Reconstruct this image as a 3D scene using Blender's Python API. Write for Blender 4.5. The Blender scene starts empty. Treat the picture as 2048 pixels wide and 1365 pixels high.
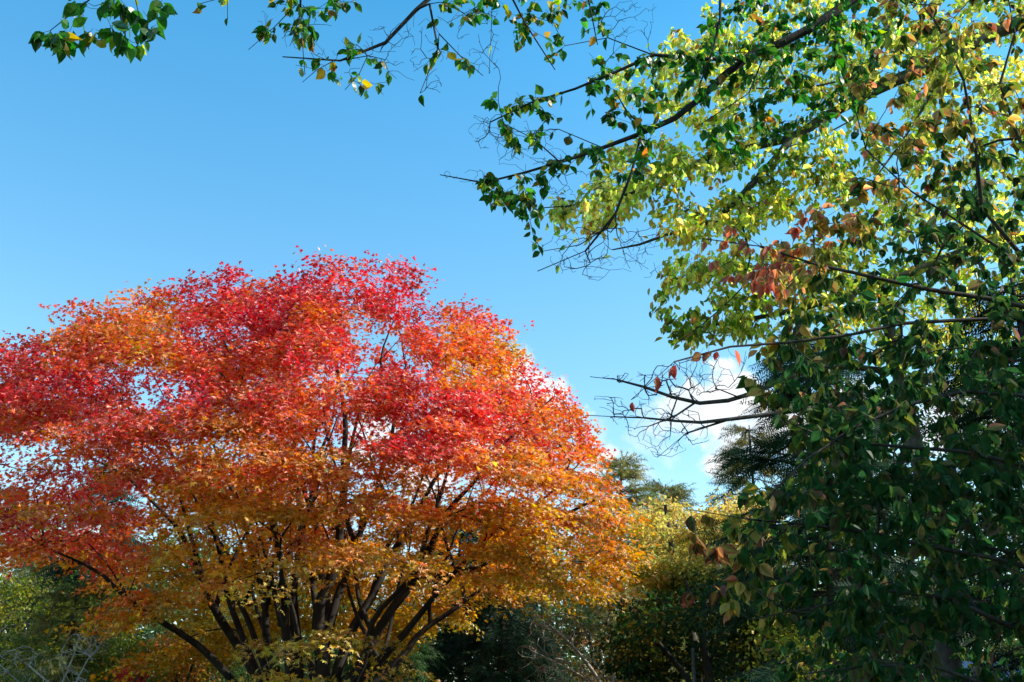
import bpy, math
import numpy as np
from mathutils import Vector

scene = bpy.context.scene
COL = scene.collection
R = math.radians
rng = np.random.default_rng(11)

# ------------------------------------------------------------------ camera
PITCH, FPX, CAMZ = R(22.0), 2010.0, 1.6
cam_d = bpy.data.cameras.new('camera')
cam = bpy.data.objects.new('camera', cam_d)
COL.objects.link(cam)
cam.location = (0, 0, CAMZ)
cam.rotation_euler = (R(90) + PITCH, 0, 0)
cam_d.sensor_width = 36
cam_d.lens = 36 * FPX / 2048
cam_d.clip_start, cam_d.clip_end = 0.05, 4000
scene.camera = cam

# ------------------------------------------------------------------ light
SUN_AZ, SUN_EL = R(92), R(37)           # azimuth to the right of the view direction
sun_dir = Vector((math.sin(SUN_AZ) * math.cos(SUN_EL), math.cos(SUN_AZ) * math.cos(SUN_EL), math.sin(SUN_EL)))
sd = bpy.data.lights.new('sun', 'SUN')
sd.energy, sd.angle, sd.color = 5.0, R(0.5), (1.0, 0.91, 0.78)
sun = bpy.data.objects.new('sun', sd)
COL.objects.link(sun)
sun.rotation_euler = (-sun_dir).to_track_quat('-Z', 'Y').to_euler()
scene.view_settings.view_transform = 'Standard'
scene.view_settings.look = 'None'
scene.view_settings.exposure = 0.7
scene.view_settings.gamma = 1
scene.cycles.use_denoising = True
scene.cycles.max_bounces = 8
scene.cycles.diffuse_bounces = 4
scene.cycles.transmission_bounces = 4
scene.cycles.caustics_reflective = scene.cycles.caustics_refractive = False


def P(px, py, Y):
    """the point of the world at forward distance Y seen at photograph pixel px, py"""
    u, v = (px - 1024) / FPX, (682.5 - py) / FPX
    cy = math.cos(PITCH) - v * math.sin(PITCH)
    cz = math.sin(PITCH) + v * math.cos(PITCH)
    return np.array((u / cy * Y, Y, CAMZ + cz / cy * Y))


def PV(px, py, Y):
    px, py, Y = (np.asarray(a, float) for a in (px, py, Y))
    u, v = (px - 1024) / FPX, (682.5 - py) / FPX
    cy = math.cos(PITCH) - v * math.sin(PITCH)
    cz = math.sin(PITCH) + v * math.cos(PITCH)
    return np.stack([u / cy * Y, Y, CAMZ + cz / cy * Y], -1)


def build_world():
    w = bpy.data.worlds.new('World')
    scene.world = w
    w.use_nodes = True
    nt = w.node_tree
    N, L = nt.nodes, nt.links
    bg = N['Background']
    bg.inputs['Strength'].default_value = 0.13
    sky = N.new('ShaderNodeTexSky')
    sky.sky_type = 'NISHITA'
    sky.sun_disc = False
    sky.sun_elevation = SUN_EL
    sky.sun_rotation = SUN_AZ
    sky.altitude = 800
    sky.air_density, sky.dust_density, sky.ozone_density = 1.0, 0.6, 1.0
    tint = N.new('ShaderNodeMix'); tint.data_type = 'RGBA'; tint.blend_type = 'MULTIPLY'
    tint.inputs[0].default_value = 1
    tcs = N.new('ShaderNodeTexCoord'); sx = N.new('ShaderNodeSeparateXYZ'); L.new(tcs.outputs['Generated'], sx.inputs[0])
    zr = N.new('ShaderNodeMapRange'); zr.inputs['From Min'].default_value = .12; zr.inputs['From Max'].default_value = .66
    L.new(sx.outputs['Z'], zr.inputs['Value'])
    tm = N.new('ShaderNodeMix'); tm.data_type = 'RGBA'; L.new(zr.outputs[0], tm.inputs[0])
    tm.inputs[6].default_value = (1.45, 1.55, 1.28, 1)
    tm.inputs[7].default_value = (0.44, 1.48, 1.66, 1)
    zd = N.new('ShaderNodeMapRange'); zd.inputs['From Min'].default_value = .62; zd.inputs['From Max'].default_value = .95
    zd.inputs['To Min'].default_value = 1.0; zd.inputs['To Max'].default_value = .55      # deep blue overhead
    L.new(sx.outputs['Z'], zd.inputs['Value'])
    td = N.new('ShaderNodeVectorMath'); td.operation = 'SCALE'
    L.new(tm.outputs[2], td.inputs[0]); L.new(zd.outputs[0], td.inputs['Scale'])
    L.new(td.outputs[0], tint.inputs[7])
    L.new(sky.outputs[0], tint.inputs[6])
    # fair-weather clouds low in the sky, each a puff in its own direction
    geo = N.new('ShaderNodeTexCoord')
    noise = N.new('ShaderNodeTexNoise')
    noise.inputs['Scale'].default_value = 17
    noise.inputs['Detail'].default_value = 8
    noise.inputs['Roughness'].default_value = 0.58
    L.new(geo.outputs['Generated'], noise.inputs['Vector'])
    sub = N.new('ShaderNodeVectorMath'); sub.operation = 'SUBTRACT'
    L.new(noise.outputs['Color'], sub.inputs[0]); sub.inputs[1].default_value = (.5, .5, .5)
    scl = N.new('ShaderNodeVectorMath'); scl.operation = 'SCALE'
    L.new(sub.outputs[0], scl.inputs[0]); scl.inputs['Scale'].default_value = 0.105
    add = N.new('ShaderNodeVectorMath'); add.operation = 'ADD'
    L.new(geo.outputs['Generated'], add.inputs[0]); L.new(scl.outputs[0], add.inputs[1])
    last = None
    for px, py, rad, dens in [(1035, 742, 44, 1), (1072, 770, 44, 1), (1040, 790, 50, 1), (1095, 815, 40, 1), (985, 800, 55, 1), (900, 840, 70, 1), (1140, 835, 30, .6),
                              (1200, 925, 34, .95), (1430, 815, 58, 1), (1375, 830, 52, 1), (1490, 810, 55, 1), (1345, 845, 36, .8),
                              (1480, 900, 56, 1), (1435, 910, 40, .9), (1400, 790, 40, 1), (1460, 780, 46, 1), (1560, 840, 70, 1), (760, 870, 60, 1), (1000, 900, 70, 1),
                              (1700, 860, 90, 1), (860, 940, 60, 1), (1900, 850, 70, 1), (1175, 870, 40, .35), (1250, 945, 50, .3), (1300, 870, 40, .3), (180, 1120, 80, .8), (660, 1180, 60, 1)]:
        d = P(px, py, 1.0) - np.array((0, 0, CAMZ)); d /= np.linalg.norm(d)
        r = rad / FPX
        dist = N.new('ShaderNodeVectorMath'); dist.operation = 'DISTANCE'
        L.new(add.outputs[0], dist.inputs[0]); dist.inputs[1].default_value = tuple(d)
        mr = N.new('ShaderNodeMapRange'); mr.interpolation_type = 'SMOOTHSTEP'
        mr.inputs['From Min'].default_value = r * 1.25; mr.inputs['From Max'].default_value = r * 0.55
        mr.inputs['To Max'].default_value = dens
        L.new(dist.outputs['Value'], mr.inputs['Value'])
        if last is None:
            last = mr.outputs[0]
        else:
            mx = N.new('ShaderNodeMath'); mx.operation = 'MAXIMUM'
            L.new(last, mx.inputs[0]); L.new(mr.outputs[0], mx.inputs[1]); last = mx.outputs[0]
    mix = N.new('ShaderNodeMix'); mix.data_type = 'RGBA'
    L.new(last, mix.inputs[0]); L.new(tint.outputs[2], mix.inputs[6])
    cm = N.new('ShaderNodeMix'); cm.data_type = 'RGBA'
    n2 = N.new('ShaderNodeTexNoise'); n2.inputs['Scale'].default_value = 22; n2.inputs['Detail'].default_value = 5
    L.new(geo.outputs['Generated'], n2.inputs['Vector'])
    cr = N.new('ShaderNodeMapRange'); cr.inputs['From Min'].default_value = .38; cr.inputs['From Max'].default_value = .62
    L.new(n2.outputs['Fac'], cr.inputs['Value']); L.new(cr.outputs[0], cm.inputs[0])
    cm.inputs[6].default_value = (4.3, 4.8, 5.3, 1); cm.inputs[7].default_value = (5.7, 5.8, 5.8, 1)
    L.new(cm.outputs[2], mix.inputs[7])
    L.new(mix.outputs[2], bg.inputs['Color'])


build_world()

# ------------------------------------------------------------------ materials


def leaf_mat(name, trans=0.45, gloss=0.06, rough=0.45, tsat=1.15, tval=1.3):
    m = bpy.data.materials.new(name); m.use_nodes = True
    nt = m.node_tree; N, L = nt.nodes, nt.links
    N.remove(N['Principled BSDF'])
    out = N['Material Output']
    at = N.new('ShaderNodeAttribute'); at.attribute_name = 'tone'
    tc = N.new('ShaderNodeNewGeometry')
    no = N.new('ShaderNodeTexNoise'); no.inputs['Scale'].default_value = 45; no.inputs['Detail'].default_value = 3
    L.new(tc.outputs['Position'], no.inputs['Vector'])
    mr = N.new('ShaderNodeMapRange'); mr.inputs['To Min'].default_value = .72; mr.inputs['To Max'].default_value = 1.28
    L.new(no.outputs['Fac'], mr.inputs['Value'])
    hv = N.new('ShaderNodeHueSaturation'); L.new(at.outputs['Color'], hv.inputs['Color']); L.new(mr.outputs[0], hv.inputs['Value'])
    di = N.new('ShaderNodeBsdfDiffuse'); L.new(hv.outputs[0], di.inputs['Color'])
    hs = N.new('ShaderNodeHueSaturation'); hs.inputs['Saturation'].default_value = tsat; hs.inputs['Value'].default_value = tval
    L.new(hv.outputs[0], hs.inputs['Color'])
    tr = N.new('ShaderNodeBsdfTranslucent'); L.new(hs.outputs[0], tr.inputs['Color'])
    m1 = N.new('ShaderNodeMixShader'); m1.inputs[0].default_value = trans
    L.new(di.outputs[0], m1.inputs[1]); L.new(tr.outputs[0], m1.inputs[2])
    gl = N.new('ShaderNodeBsdfGlossy'); gl.inputs['Roughness'].default_value = rough
    fr = N.new('ShaderNodeFresnel'); fr.inputs['IOR'].default_value = 1.38
    ad = N.new('ShaderNodeMath'); ad.operation = 'MULTIPLY_ADD'; ad.inputs[1].default_value = gloss * 5; ad.inputs[2].default_value = 0
    ad.use_clamp = True
    L.new(fr.outputs[0], ad.inputs[0])
    m2 = N.new('ShaderNodeMixShader'); L.new(ad.outputs[0], m2.inputs[0])
    L.new(m1.outputs[0], m2.inputs[1]); L.new(gl.outputs[0], m2.inputs[2])
    L.new(m2.outputs[0], out.inputs['Surface'])
    return m


def bark_mat(name, dark, light, scale=9, rough=.9):
    m = bpy.data.materials.new(name); m.use_nodes = True
    nt = m.node_tree; N, L = nt.nodes, nt.links
    b = N['Principled BSDF']; b.inputs['Roughness'].default_value = rough
    b.inputs['Specular IOR Level'].default_value = .25
    tc = N.new('ShaderNodeTexCoord')
    mp = N.new('ShaderNodeMapping'); mp.inputs['Scale'].default_value = (1, 1, .35)
    L.new(tc.outputs['Object'], mp.inputs['Vector'])
    no = N.new('ShaderNodeTexNoise'); no.inputs['Scale'].default_value = scale; no.inputs['Detail'].default_value = 7
    no.inputs['Roughness'].default_value = .7
    L.new(mp.outputs[0], no.inputs['Vector'])
    cr = N.new('ShaderNodeValToRGB')
    cr.color_ramp.elements[0].position = .35; cr.color_ramp.elements[0].color = (*dark, 1)
    cr.color_ramp.elements[1].position = .68; cr.color_ramp.elements[1].color = (*light, 1)
    L.new(no.outputs['Fac'], cr.inputs['Fac']); L.new(cr.outputs[0], b.inputs['Base Color'])
    bu = N.new('ShaderNodeBump'); bu.inputs['Strength'].default_value = .5; bu.inputs['Distance'].default_value = .02
    L.new(no.outputs['Fac'], bu.inputs['Height']); L.new(bu.outputs[0], b.inputs['Normal'])
    return m


M_MAPLE = leaf_mat('maple_leaf', .42, .035, .55, 1.05, 1.3)
M_BROAD = leaf_mat('broad_leaf', .58, .02, .5, 1.1, 1.7)
M_DOG = leaf_mat('dogwood_leaf', .5, .008, .6, 1.1, 1.6)
M_FAR = leaf_mat('small_leaf', .42, .012, .6, 1.1, 1.4)
M_NEEDLE = leaf_mat('needle', .25, .01, .6, 1.05, 1.1)
B_MAPLE = bark_mat('maple_bark', (.004, .0035, .003), (.038, .032, .027), 5)
B_OVER = bark_mat('overhanging_bark', (.008, .0075, .007), (.034, .031, .026), 22)
B_REAR = bark_mat('mossy_bark', (.014, .018, .012), (.06, .068, .042), 14)
B_DOG = bark_mat('dogwood_bark', (.02, .018, .015), (.06, .05, .04), 25)
B_CON = bark_mat('conifer_bark', (.02, .016, .013), (.075, .06, .05), 10)
B_GREY = bark_mat('grey_bark', (.16, .145, .13), (.42, .39, .35), 12)
B_BLUE = bark_mat('dull_bark', (.03, .028, .026), (.11, .10, .092), 12)

# ------------------------------------------------------------------ mesh helpers


def set_props(o, label=None, cat=None, group=None, kind=None):
    if label: o['label'] = label
    if cat: o['category'] = cat
    if group: o['group'] = group
    if kind: o['kind'] = kind


def empty(name, loc, label, cat, group=None):
    o = bpy.data.objects.new(name, None); COL.objects.link(o)
    o.location = tuple(loc); o.empty_display_size = .3
    set_props(o, label, cat, group)
    return o


def mesh_obj(name, V, loops, sizes, mat, parent=None, tone=None, smooth=False):
    V = np.asarray(V, np.float32)
    off = np.zeros(3, np.float32)
    if parent is not None:
        p = parent; off = np.zeros(3, np.float32)
        while p is not None:
            off += np.array(p.location, np.float32); p = p.parent
    me = bpy.data.meshes.new(name)
    me.vertices.add(len(V)); me.vertices.foreach_set('co', (V - off).ravel())
    loops = np.asarray(loops, np.int32); sizes = np.asarray(sizes, np.int32)
    me.loops.add(len(loops)); me.loops.foreach_set('vertex_index', loops)
    me.polygons.add(len(sizes))
    st = np.zeros(len(sizes), np.int32); st[1:] = np.cumsum(sizes)[:-1]
    me.polygons.foreach_set('loop_start', st)
    me.polygons.foreach_set('loop_total', sizes)
    me.polygons.foreach_set('use_smooth', np.full(len(sizes), smooth, bool))
    if tone is not None:
        a = me.attributes.new('tone', 'FLOAT_COLOR', 'POINT')
        c = np.ones((len(V), 4), np.float32); c[:, :3] = tone
        a.data.foreach_set('color', c.ravel())
    me.materials.append(mat)
    me.update(calc_edges=True)
    o = bpy.data.objects.new(name, me); COL.objects.link(o)
    if parent is not None: o.parent = parent
    return o


def nrm(a):
    return a / np.maximum(np.linalg.norm(a, axis=-1, keepdims=True), 1e-9)


class Tubes:
    def __init__(s): s.V, s.L, s.S, s.n = [], [], [], 0

    def add(s, pts, rad, sides=None):
        pts = np.asarray(pts, float); rad = np.asarray(rad, float)
        k = len(pts)
        if k < 2: return
        if sides is None:
            rm = rad.max(); sides = 3 if rm < .006 else 4 if rm < .015 else 6 if rm < .05 else 9
        t = np.gradient(pts, axis=0); t = nrm(t)
        up = np.array((0., 0, 1)) if abs(t[0][2]) < .8 else np.array((0., 1, 0))
        a = nrm(np.cross(t, np.tile(up, (k, 1))))
        b = np.cross(t, a)
        ang = np.arange(sides) * 2 * math.pi / sides
        ring = (a[:, None] * np.cos(ang)[None, :, None] + b[:, None] * np.sin(ang)[None, :, None]) * rad[:, None, None] + pts[:, None]
        s.V.append(ring.reshape(-1, 3))
        i = np.arange(k - 1)[:, None] * sides; j = np.arange(sides)[None]; j2 = (j + 1) % sides
        q = np.stack([i + j, i + j2, i + sides + j2, i + sides + j], -1).reshape(-1, 4) + s.n
        s.L.append(q.ravel()); s.S.append(np.full(len(q), 4))
        e = np.arange(sides) + s.n + (k - 1) * sides
        s.L.append(e); s.S.append(np.array([sides]))
        s.n += k * sides

    def build(s, name, mat, parent=None):
        if not s.V: return None
        return mesh_obj(name, np.concatenate(s.V), np.concatenate(s.L), np.concatenate(s.S), mat, parent, smooth=True)


# leaf templates: (verts, faces, weight of the midrib per vertex)
def t_ovate():
    w = [(.0, 0), (.24, .16), (.34, .36), (.28, .6), (.12, .84)]
    V = [(0, 0, 0)]; mid = [1]
    M = [0]
    for x, y in w[1:]:
        V.append((0, y, -.10 * math.sin(y * 3))); mid.append(1); M.append(len(V) - 1)
    V.append((0, 1.04, -.12)); mid.append(.8); M.append(len(V) - 1)
    F = []
    for sgn in (-1, 1):
        E = [0]
        for x, y in w[1:]:
            V.append((sgn * x, y + .03, .09 * math.sin(y * 3.1) + .03 - .1 * y)); mid.append(0); E.append(len(V) - 1)
        E.append(M[-1])
        for k in range(len(M) - 1):
            f = [M[k], E[k], E[k + 1], M[k + 1]] if sgn > 0 else [M[k], M[k + 1], E[k + 1], E[k]]
            f = [v for n, v in enumerate(f) if v not in f[:n]]
            if len(f) >= 3: F.append(f)
    return np.array(V, float), F, np.array(mid, float)


def t_simple():
    V = [(0, 0, 0), (-.27, .3, .07), (-.24, .65, .05), (0, 1, -.1), (.24, .65, .05), (.27, .3, .07), (0, .34, -.05), (0, .68, -.07)]
    F = [[0, 6, 1], [1, 6, 7, 2], [2, 7, 3], [0, 5, 6], [5, 4, 7, 6], [4, 3, 7]]
    return np.array(V, float), F, np.array([1., 0, 0, .5, 0, 0, 1, 1])


def t_star():
    tips = [(-.62, .12), (-.5, .62), (0, 1.0), (.5, .62), (.62, .12)]
    notch = [(-.25, -.04), (-.27, .27), (-.14, .45), (.14, .45), (.27, .27), (.25, -.04)]
    V = [(0, .02, 0)] + [(x, y, -.14 * abs(x) - .08 * y) for x, y in tips] + [(x, y, .03) for x, y in notch]
    F = [[0, 6 + i, 1 + i, 7 + i] for i in range(5)]
    return np.array(V, float), F, np.array([1.] + [0] * 5 + [.5] * 6)


def t_diamond():
    V = [(0, 0, 0), (.32, .42, .08), (0, 1, -.08), (-.32, .42, .08)]
    return np.array(V, float), [[0, 1, 2], [0, 2, 3]], np.array([1., 0, 1, 0])


def t_spray(n=9, seed=1, droop=.25):
    g = np.random.default_rng(seed)
    V, F = [], []
    for i in range(n):
        y = i / n * .85
        for s in (-1, 1):
            L = (.34 + .1 * g.random()) * (1 - .55 * y)
            a = R(48 + 14 * g.random())
            tip = (s * L * math.sin(a), y + L * math.cos(a), g.normal() * .05 - droop * L - .12 * y * y)
            b = len(V)
            V += [(0, y - .022, -.12 * y * y), (0, y + .022, -.12 * y * y), tip]
            F.append([b, b + 1, b + 2])
    b = len(V); V += [(-.02, .75, -.06), (.02, .75, -.06), (0, 1.1, -.16)]; F.append([b, b + 1, b + 2])
    return np.array(V, float), F, np.zeros(len(V))


def t_tuft(n=11, seed=2):
    """larch: short needle bunches along a thin twig"""
    g = np.random.default_rng(seed)
    V, F = [], []
    for i in range(n):
        y = (i + .3) / n
        for k in range(4):
            d = g.normal(size=3); d[1] = abs(d[1]) * .6 + .3; d /= np.linalg.norm(d); d *= .17 + .05 * g.random()
            b = len(V)
            V += [(-.016, y, 0), (.016, y + .02, 0), (d[0], y + d[1], d[2])]; F.append([b, b + 1, b + 2])
    b = len(V); V += [(-.008, 0, 0), (.008, 0, 0), (.004, 1, 0), (-.004, 1, 0)]; F.append([b, b + 1, b + 2, b + 3])
    return np.array(V, float), F, np.zeros(len(V))


SIMPLE = t_simple()
OVATE, STAR, DIAMOND, SPRAY, TUFT = t_ovate(), t_star(), t_diamond(), t_spray(), t_tuft()


def leaves(name, tpl, pos, ydir, zdir, size, tone, mat, parent, tone2=None, width=None, vary=False):
    """one mesh of leaves; tone per leaf, tone2 (optional) the colour along the midrib"""
    T, F, mid = tpl
    n = len(pos)
    if n == 0: return None
    y = nrm(np.asarray(ydir, float)); z = np.asarray(zdir, float)
    x = nrm(np.cross(y, z)); z = np.cross(x, y)
    s = np.asarray(size, float)[:, None, None] * np.ones((n, 1, 1))
    zs = 1.0
    if vary:
        width = rng.uniform(.72, 1.15, n); zs = rng.uniform(.2, 2.3, (n, 1, 1))
    wx = np.ones((n, 1, 1)) if width is None else np.asarray(width, float)[:, None, None]
    V = pos[:, None] + s * (x[:, None] * T[None, :, 0:1] * wx + y[:, None] * T[None, :, 1:2] + z[:, None] * T[None, :, 2:3] * zs)
    k = len(T)
    fl = np.concatenate([np.array(f) for f in F]); fs = np.array([len(f) for f in F])
    loops = (fl[None] + (np.arange(n) * k)[:, None]).ravel()
    sizes = np.tile(fs, n)
    if tone2 is None:
        c = np.repeat(tone, k, 0)
    else:
        m = mid[None, :, None]
        c = (tone[:, None] * (1 - m) + tone2[:, None] * m).reshape(-1, 3)
    return mesh_obj(name, V.reshape(-1, 3), loops, sizes, mat, parent, np.clip(c, 0.002, .95))


# ------------------------------------------------------------------ tree growth


def poly_mask(poly, px, py):
    poly = np.asarray(poly, float); a = poly; b = np.roll(poly, -1, 0)
    inside = np.zeros(len(px), bool); dist = np.full(len(px), 1e9)
    for (x1, y1), (x2, y2) in zip(a, b):
        c = ((y1 > py) != (y2 > py))
        with np.errstate(divide='ignore', invalid='ignore'):
            xi = (x2 - x1) * (py - y1) / (y2 - y1 + 1e-12) + x1
        inside ^= c & (px < xi)
        dx, dy = x2 - x1, y2 - y1
        t = np.clip(((px - x1) * dx + (py - y1) * dy) / (dx * dx + dy * dy + 1e-9), 0, 1)
        dist = np.minimum(dist, np.hypot(px - x1 - t * dx, py - y1 - t * dy))
    return inside, dist


def sample_poly(poly, n, Y, half, g=None, keep=None, shell=.5, inset=0):
    """n points in a solid whose outline from the front is poly and whose depth swells away from the outline"""
    g = g or rng
    poly = np.asarray(poly, float); lo, hi = poly.min(0), poly.max(0)
    out = []
    got = 0
    m = g.random((400, 2)) * (hi - lo) + lo
    _i, _d = poly_mask(poly, m[:, 0], m[:, 1]); dmax = _d[_i].max()
    while got < n:
        m = g.random((n * 3, 2)) * (hi - lo) + lo
        i, d = poly_mask(poly, m[:, 0], m[:, 1])
        i &= d > inset
        if keep is not None: i &= g.random(len(m)) < keep(m[:, 0], m[:, 1])
        m, d = m[i], d[i]
        e = np.clip(d / (dmax * .8), 0.02, 1)
        h = half * np.sqrt(1 - (1 - e) ** 2)
        u = g.random(len(m)) * 2 - 1
        y = Y + h * np.sign(u) * np.abs(u) ** shell
        out.append(np.column_stack([m, y])); got += len(m)
    return np.concatenate(out)[:n]


class Tree:
    def __init__(s):
        s.pos, s.par, s.limb, s.rmin, s.dirv, s.plen = [], [], [], [], [], []

    def node(s, p, par, limb, rmin=0):
        p = np.asarray(p, float)
        s.pos.append(p); s.par.append(par); s.limb.append(limb); s.rmin.append(rmin)
        if par >= 0:
            d = p - s.pos[par]; l = np.linalg.norm(d); s.dirv.append(d / max(l, 1e-6)); s.plen.append(s.plen[par] + l)
        else:
            s.dirv.append(np.array((0., 0, 1))); s.plen.append(0.)
        return len(s.pos) - 1

    def seed(s, pts, rads, limb, par=None, step=.25, wob=0.):
        """a bough laid down along a smooth curve through pts"""
        pts = np.asarray(pts, float); k = len(pts)
        d = np.concatenate([[0], np.cumsum(np.linalg.norm(np.diff(pts, axis=0), axis=1))])
        n = max(3, int(d[-1] / step)); t = np.linspace(0, d[-1], n)
        # Catmull-Rom through the points
        tang = np.gradient(pts, d, axis=0)
        i = np.clip(np.searchsorted(d, t, side='right') - 1, 0, k - 2)
        h = (d[i + 1] - d[i])[:, None]; u = ((t - d[i])[:, None] / h)
        c = (2 * u**3 - 3 * u**2 + 1) * pts[i] + (u**3 - 2 * u**2 + u) * h * tang[i] + (-2 * u**3 + 3 * u**2) * pts[i + 1] + (u**3 - u**2) * h * tang[i + 1]
        r = np.interp(t, d, np.asarray(rads, float) if np.ndim(rads) and len(rads) == k else np.linspace(rads[0], rads[1], k))
        if par is None and s.pos and limb is not None:
            par = -1
        if par == 'near':
            q = np.array(s.pos); dd = np.linalg.norm(q - c[0], axis=1)
            own = np.array([l == limb for l in s.limb])
            if own.any(): dd = np.where(own, dd, 1e9)
            par = int(np.argmin(dd))
        if wob > 0:
            w = rng.normal(size=(n, 3)); kern = np.array((1, 3, 4, 3, 1)) / 12.
            w = np.stack([np.convolve(w[:, q], kern, 'same') for q in range(3)], -1) * wob
            w[0] = 0; c = c + w
        prev = -1 if par is None else par
        for a, b in zip(c, r): prev = s.node(a, prev, limb, b)
        return prev

    def grow(s, targets, step=.22, kang=.6, kpath=.12, jit=.04, sag=0., order=True):
        targets = np.asarray(targets, float)
        P0 = np.array(s.pos)
        if order:
            d = np.array([np.min(np.linalg.norm(P0 - t, axis=1)) for t in targets]); targets = targets[np.argsort(d)]
        cap = len(s.pos) + 60 * len(targets) + 10
        A = np.zeros((cap, 3)); D = np.zeros((cap, 3)); Lp = np.zeros(cap)
        n = len(s.pos); A[:n] = P0; D[:n] = np.array(s.dirv); Lp[:n] = s.plen
        ends = []
        for t in targets:
            v = t - A[:n]; l = np.linalg.norm(v, axis=1) + 1e-6
            cosang = (v * D[:n]).sum(1) / l
            cost = l * (1 + kang * (1 - cosang)) + kpath * Lp[:n]
            j = int(np.argmin(cost)); L = l[j]
            k = max(2, int(math.ceil(L / step)))
            p0 = A[j]; d0 = D[j]; dt = v[j] / L
            c1 = p0 + (d0 * .5 + dt * .5) * L * .4
            c2 = t - dt * L * .3 + np.array((0, 0, -sag * L))
            prev = j
            for q in range(1, k + 1):
                u = q / k
                p = (1 - u)**3 * p0 + 3 * (1 - u)**2 * u * c1 + 3 * (1 - u) * u * u * c2 + u**3 * t
                if q < k: p = p + rng.normal(size=3) * jit * step
                prev = s.node(p, prev, s.limb[j])
                A[n] = s.pos[-1]; D[n] = s.dirv[-1]; Lp[n] = s.plen[-1]; n += 1
            ends.append(prev)
        return ends

    def finish(s, tip=.003, e=2.3):
        n = len(s.pos); par = np.array(s.par)
        acc = np.zeros(n); kids = [[] for _ in range(n)]
        for i in range(n):
            if par[i] >= 0: kids[par[i]].append(i)
        r = np.zeros(n)
        for i in range(n - 1, -1, -1):
            r[i] = max((acc[i] ** (1 / e)) if kids[i] else tip, tip)
            if s.rmin[i] > 0: r[i] = s.rmin[i]
            if par[i] >= 0: acc[par[i]] += r[i] ** e
        for i in range(n):
            if par[i] >= 0 and s.rmin[i] <= 0: r[i] = min(r[i], r[par[i]] * .92)
        s.r, s.kids = r, kids
        s.P = np.array(s.pos)

    def chains(s):
        out = []
        roots = [i for i, p in enumerate(s.par) if p < 0]
        stack = [(-1, i) for i in roots]
        while stack:
            p, i = stack.pop()
            ch = [i] if p < 0 else [p, i]
            while s.kids[i]:
                ks = sorted(s.kids[i], key=lambda q: (s.limb[q] != s.limb[i], -s.r[q]))
                if len(ch) > 1 and s.limb[ks[0]] != s.limb[i]:
                    for q in ks: stack.append((i, q))
                    break
                for q in ks[1:]: stack.append((i, q))
                i = ks[0]; ch.append(i)
            rad = s.r[ch].copy()
            if p >= 0: rad[0] = min(rad[0], rad[1] * 1.15)
            out.append((s.limb[ch[-1]] if p < 0 else s.limb[ch[1]], ch, rad))
        return out

    def tubes(s):
        """Tubes per limb id"""
        T = {}
        for limb, ch, rad in s.chains():
            T.setdefault(limb, Tubes()).add(s.P[ch], rad)
        return T


def rand_unit(n, g=rng):
    return nrm(g.normal(size=(n, 3)))


def jitter_col(base, n, s=.15, g=rng):
    """leaf-to-leaf variation in brightness and a little in hue"""
    c = np.asarray(base, float) * np.ones((n, 3))
    return c * np.exp(g.normal(size=(n, 1)) * s) * np.exp(g.normal(size=(n, 3)) * s * .5)


def field(p, wl, wlz, seed, n=7):
    """smooth 3D noise, roughly -1..1, wavelengths wl across and wlz up"""
    g = np.random.default_rng(seed)
    f = np.zeros(len(p))
    for _ in range(n):
        k = nrm(g.normal(size=(1, 3)))[0] * 2 * math.pi * g.uniform(.7, 1.5) / np.array((wl, wl, wlz))
        f += np.sin(p @ k + g.random() * 6.28)
    return f / math.sqrt(n / 2) / 1.5


def lerp_cols(stops, t):
    xs = [a for a, _ in stops]; cs = np.array([c for _, c in stops])
    return np.stack([np.interp(t, xs, cs[:, k]) for k in range(3)], -1)


def px_of(V):
    """photo pixel of world points, to choose natural leaf colours and painted light by part of the crown"""
    d = V - np.array((0, 0, CAMZ)); c, s_ = math.cos(PITCH), math.sin(PITCH)
    f = d[:, 1] * c + d[:, 2] * s_; u = -d[:, 1] * s_ + d[:, 2] * c
    return 1024 + FPX * d[:, 0] / f, 682.5 - FPX * u / f


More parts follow.
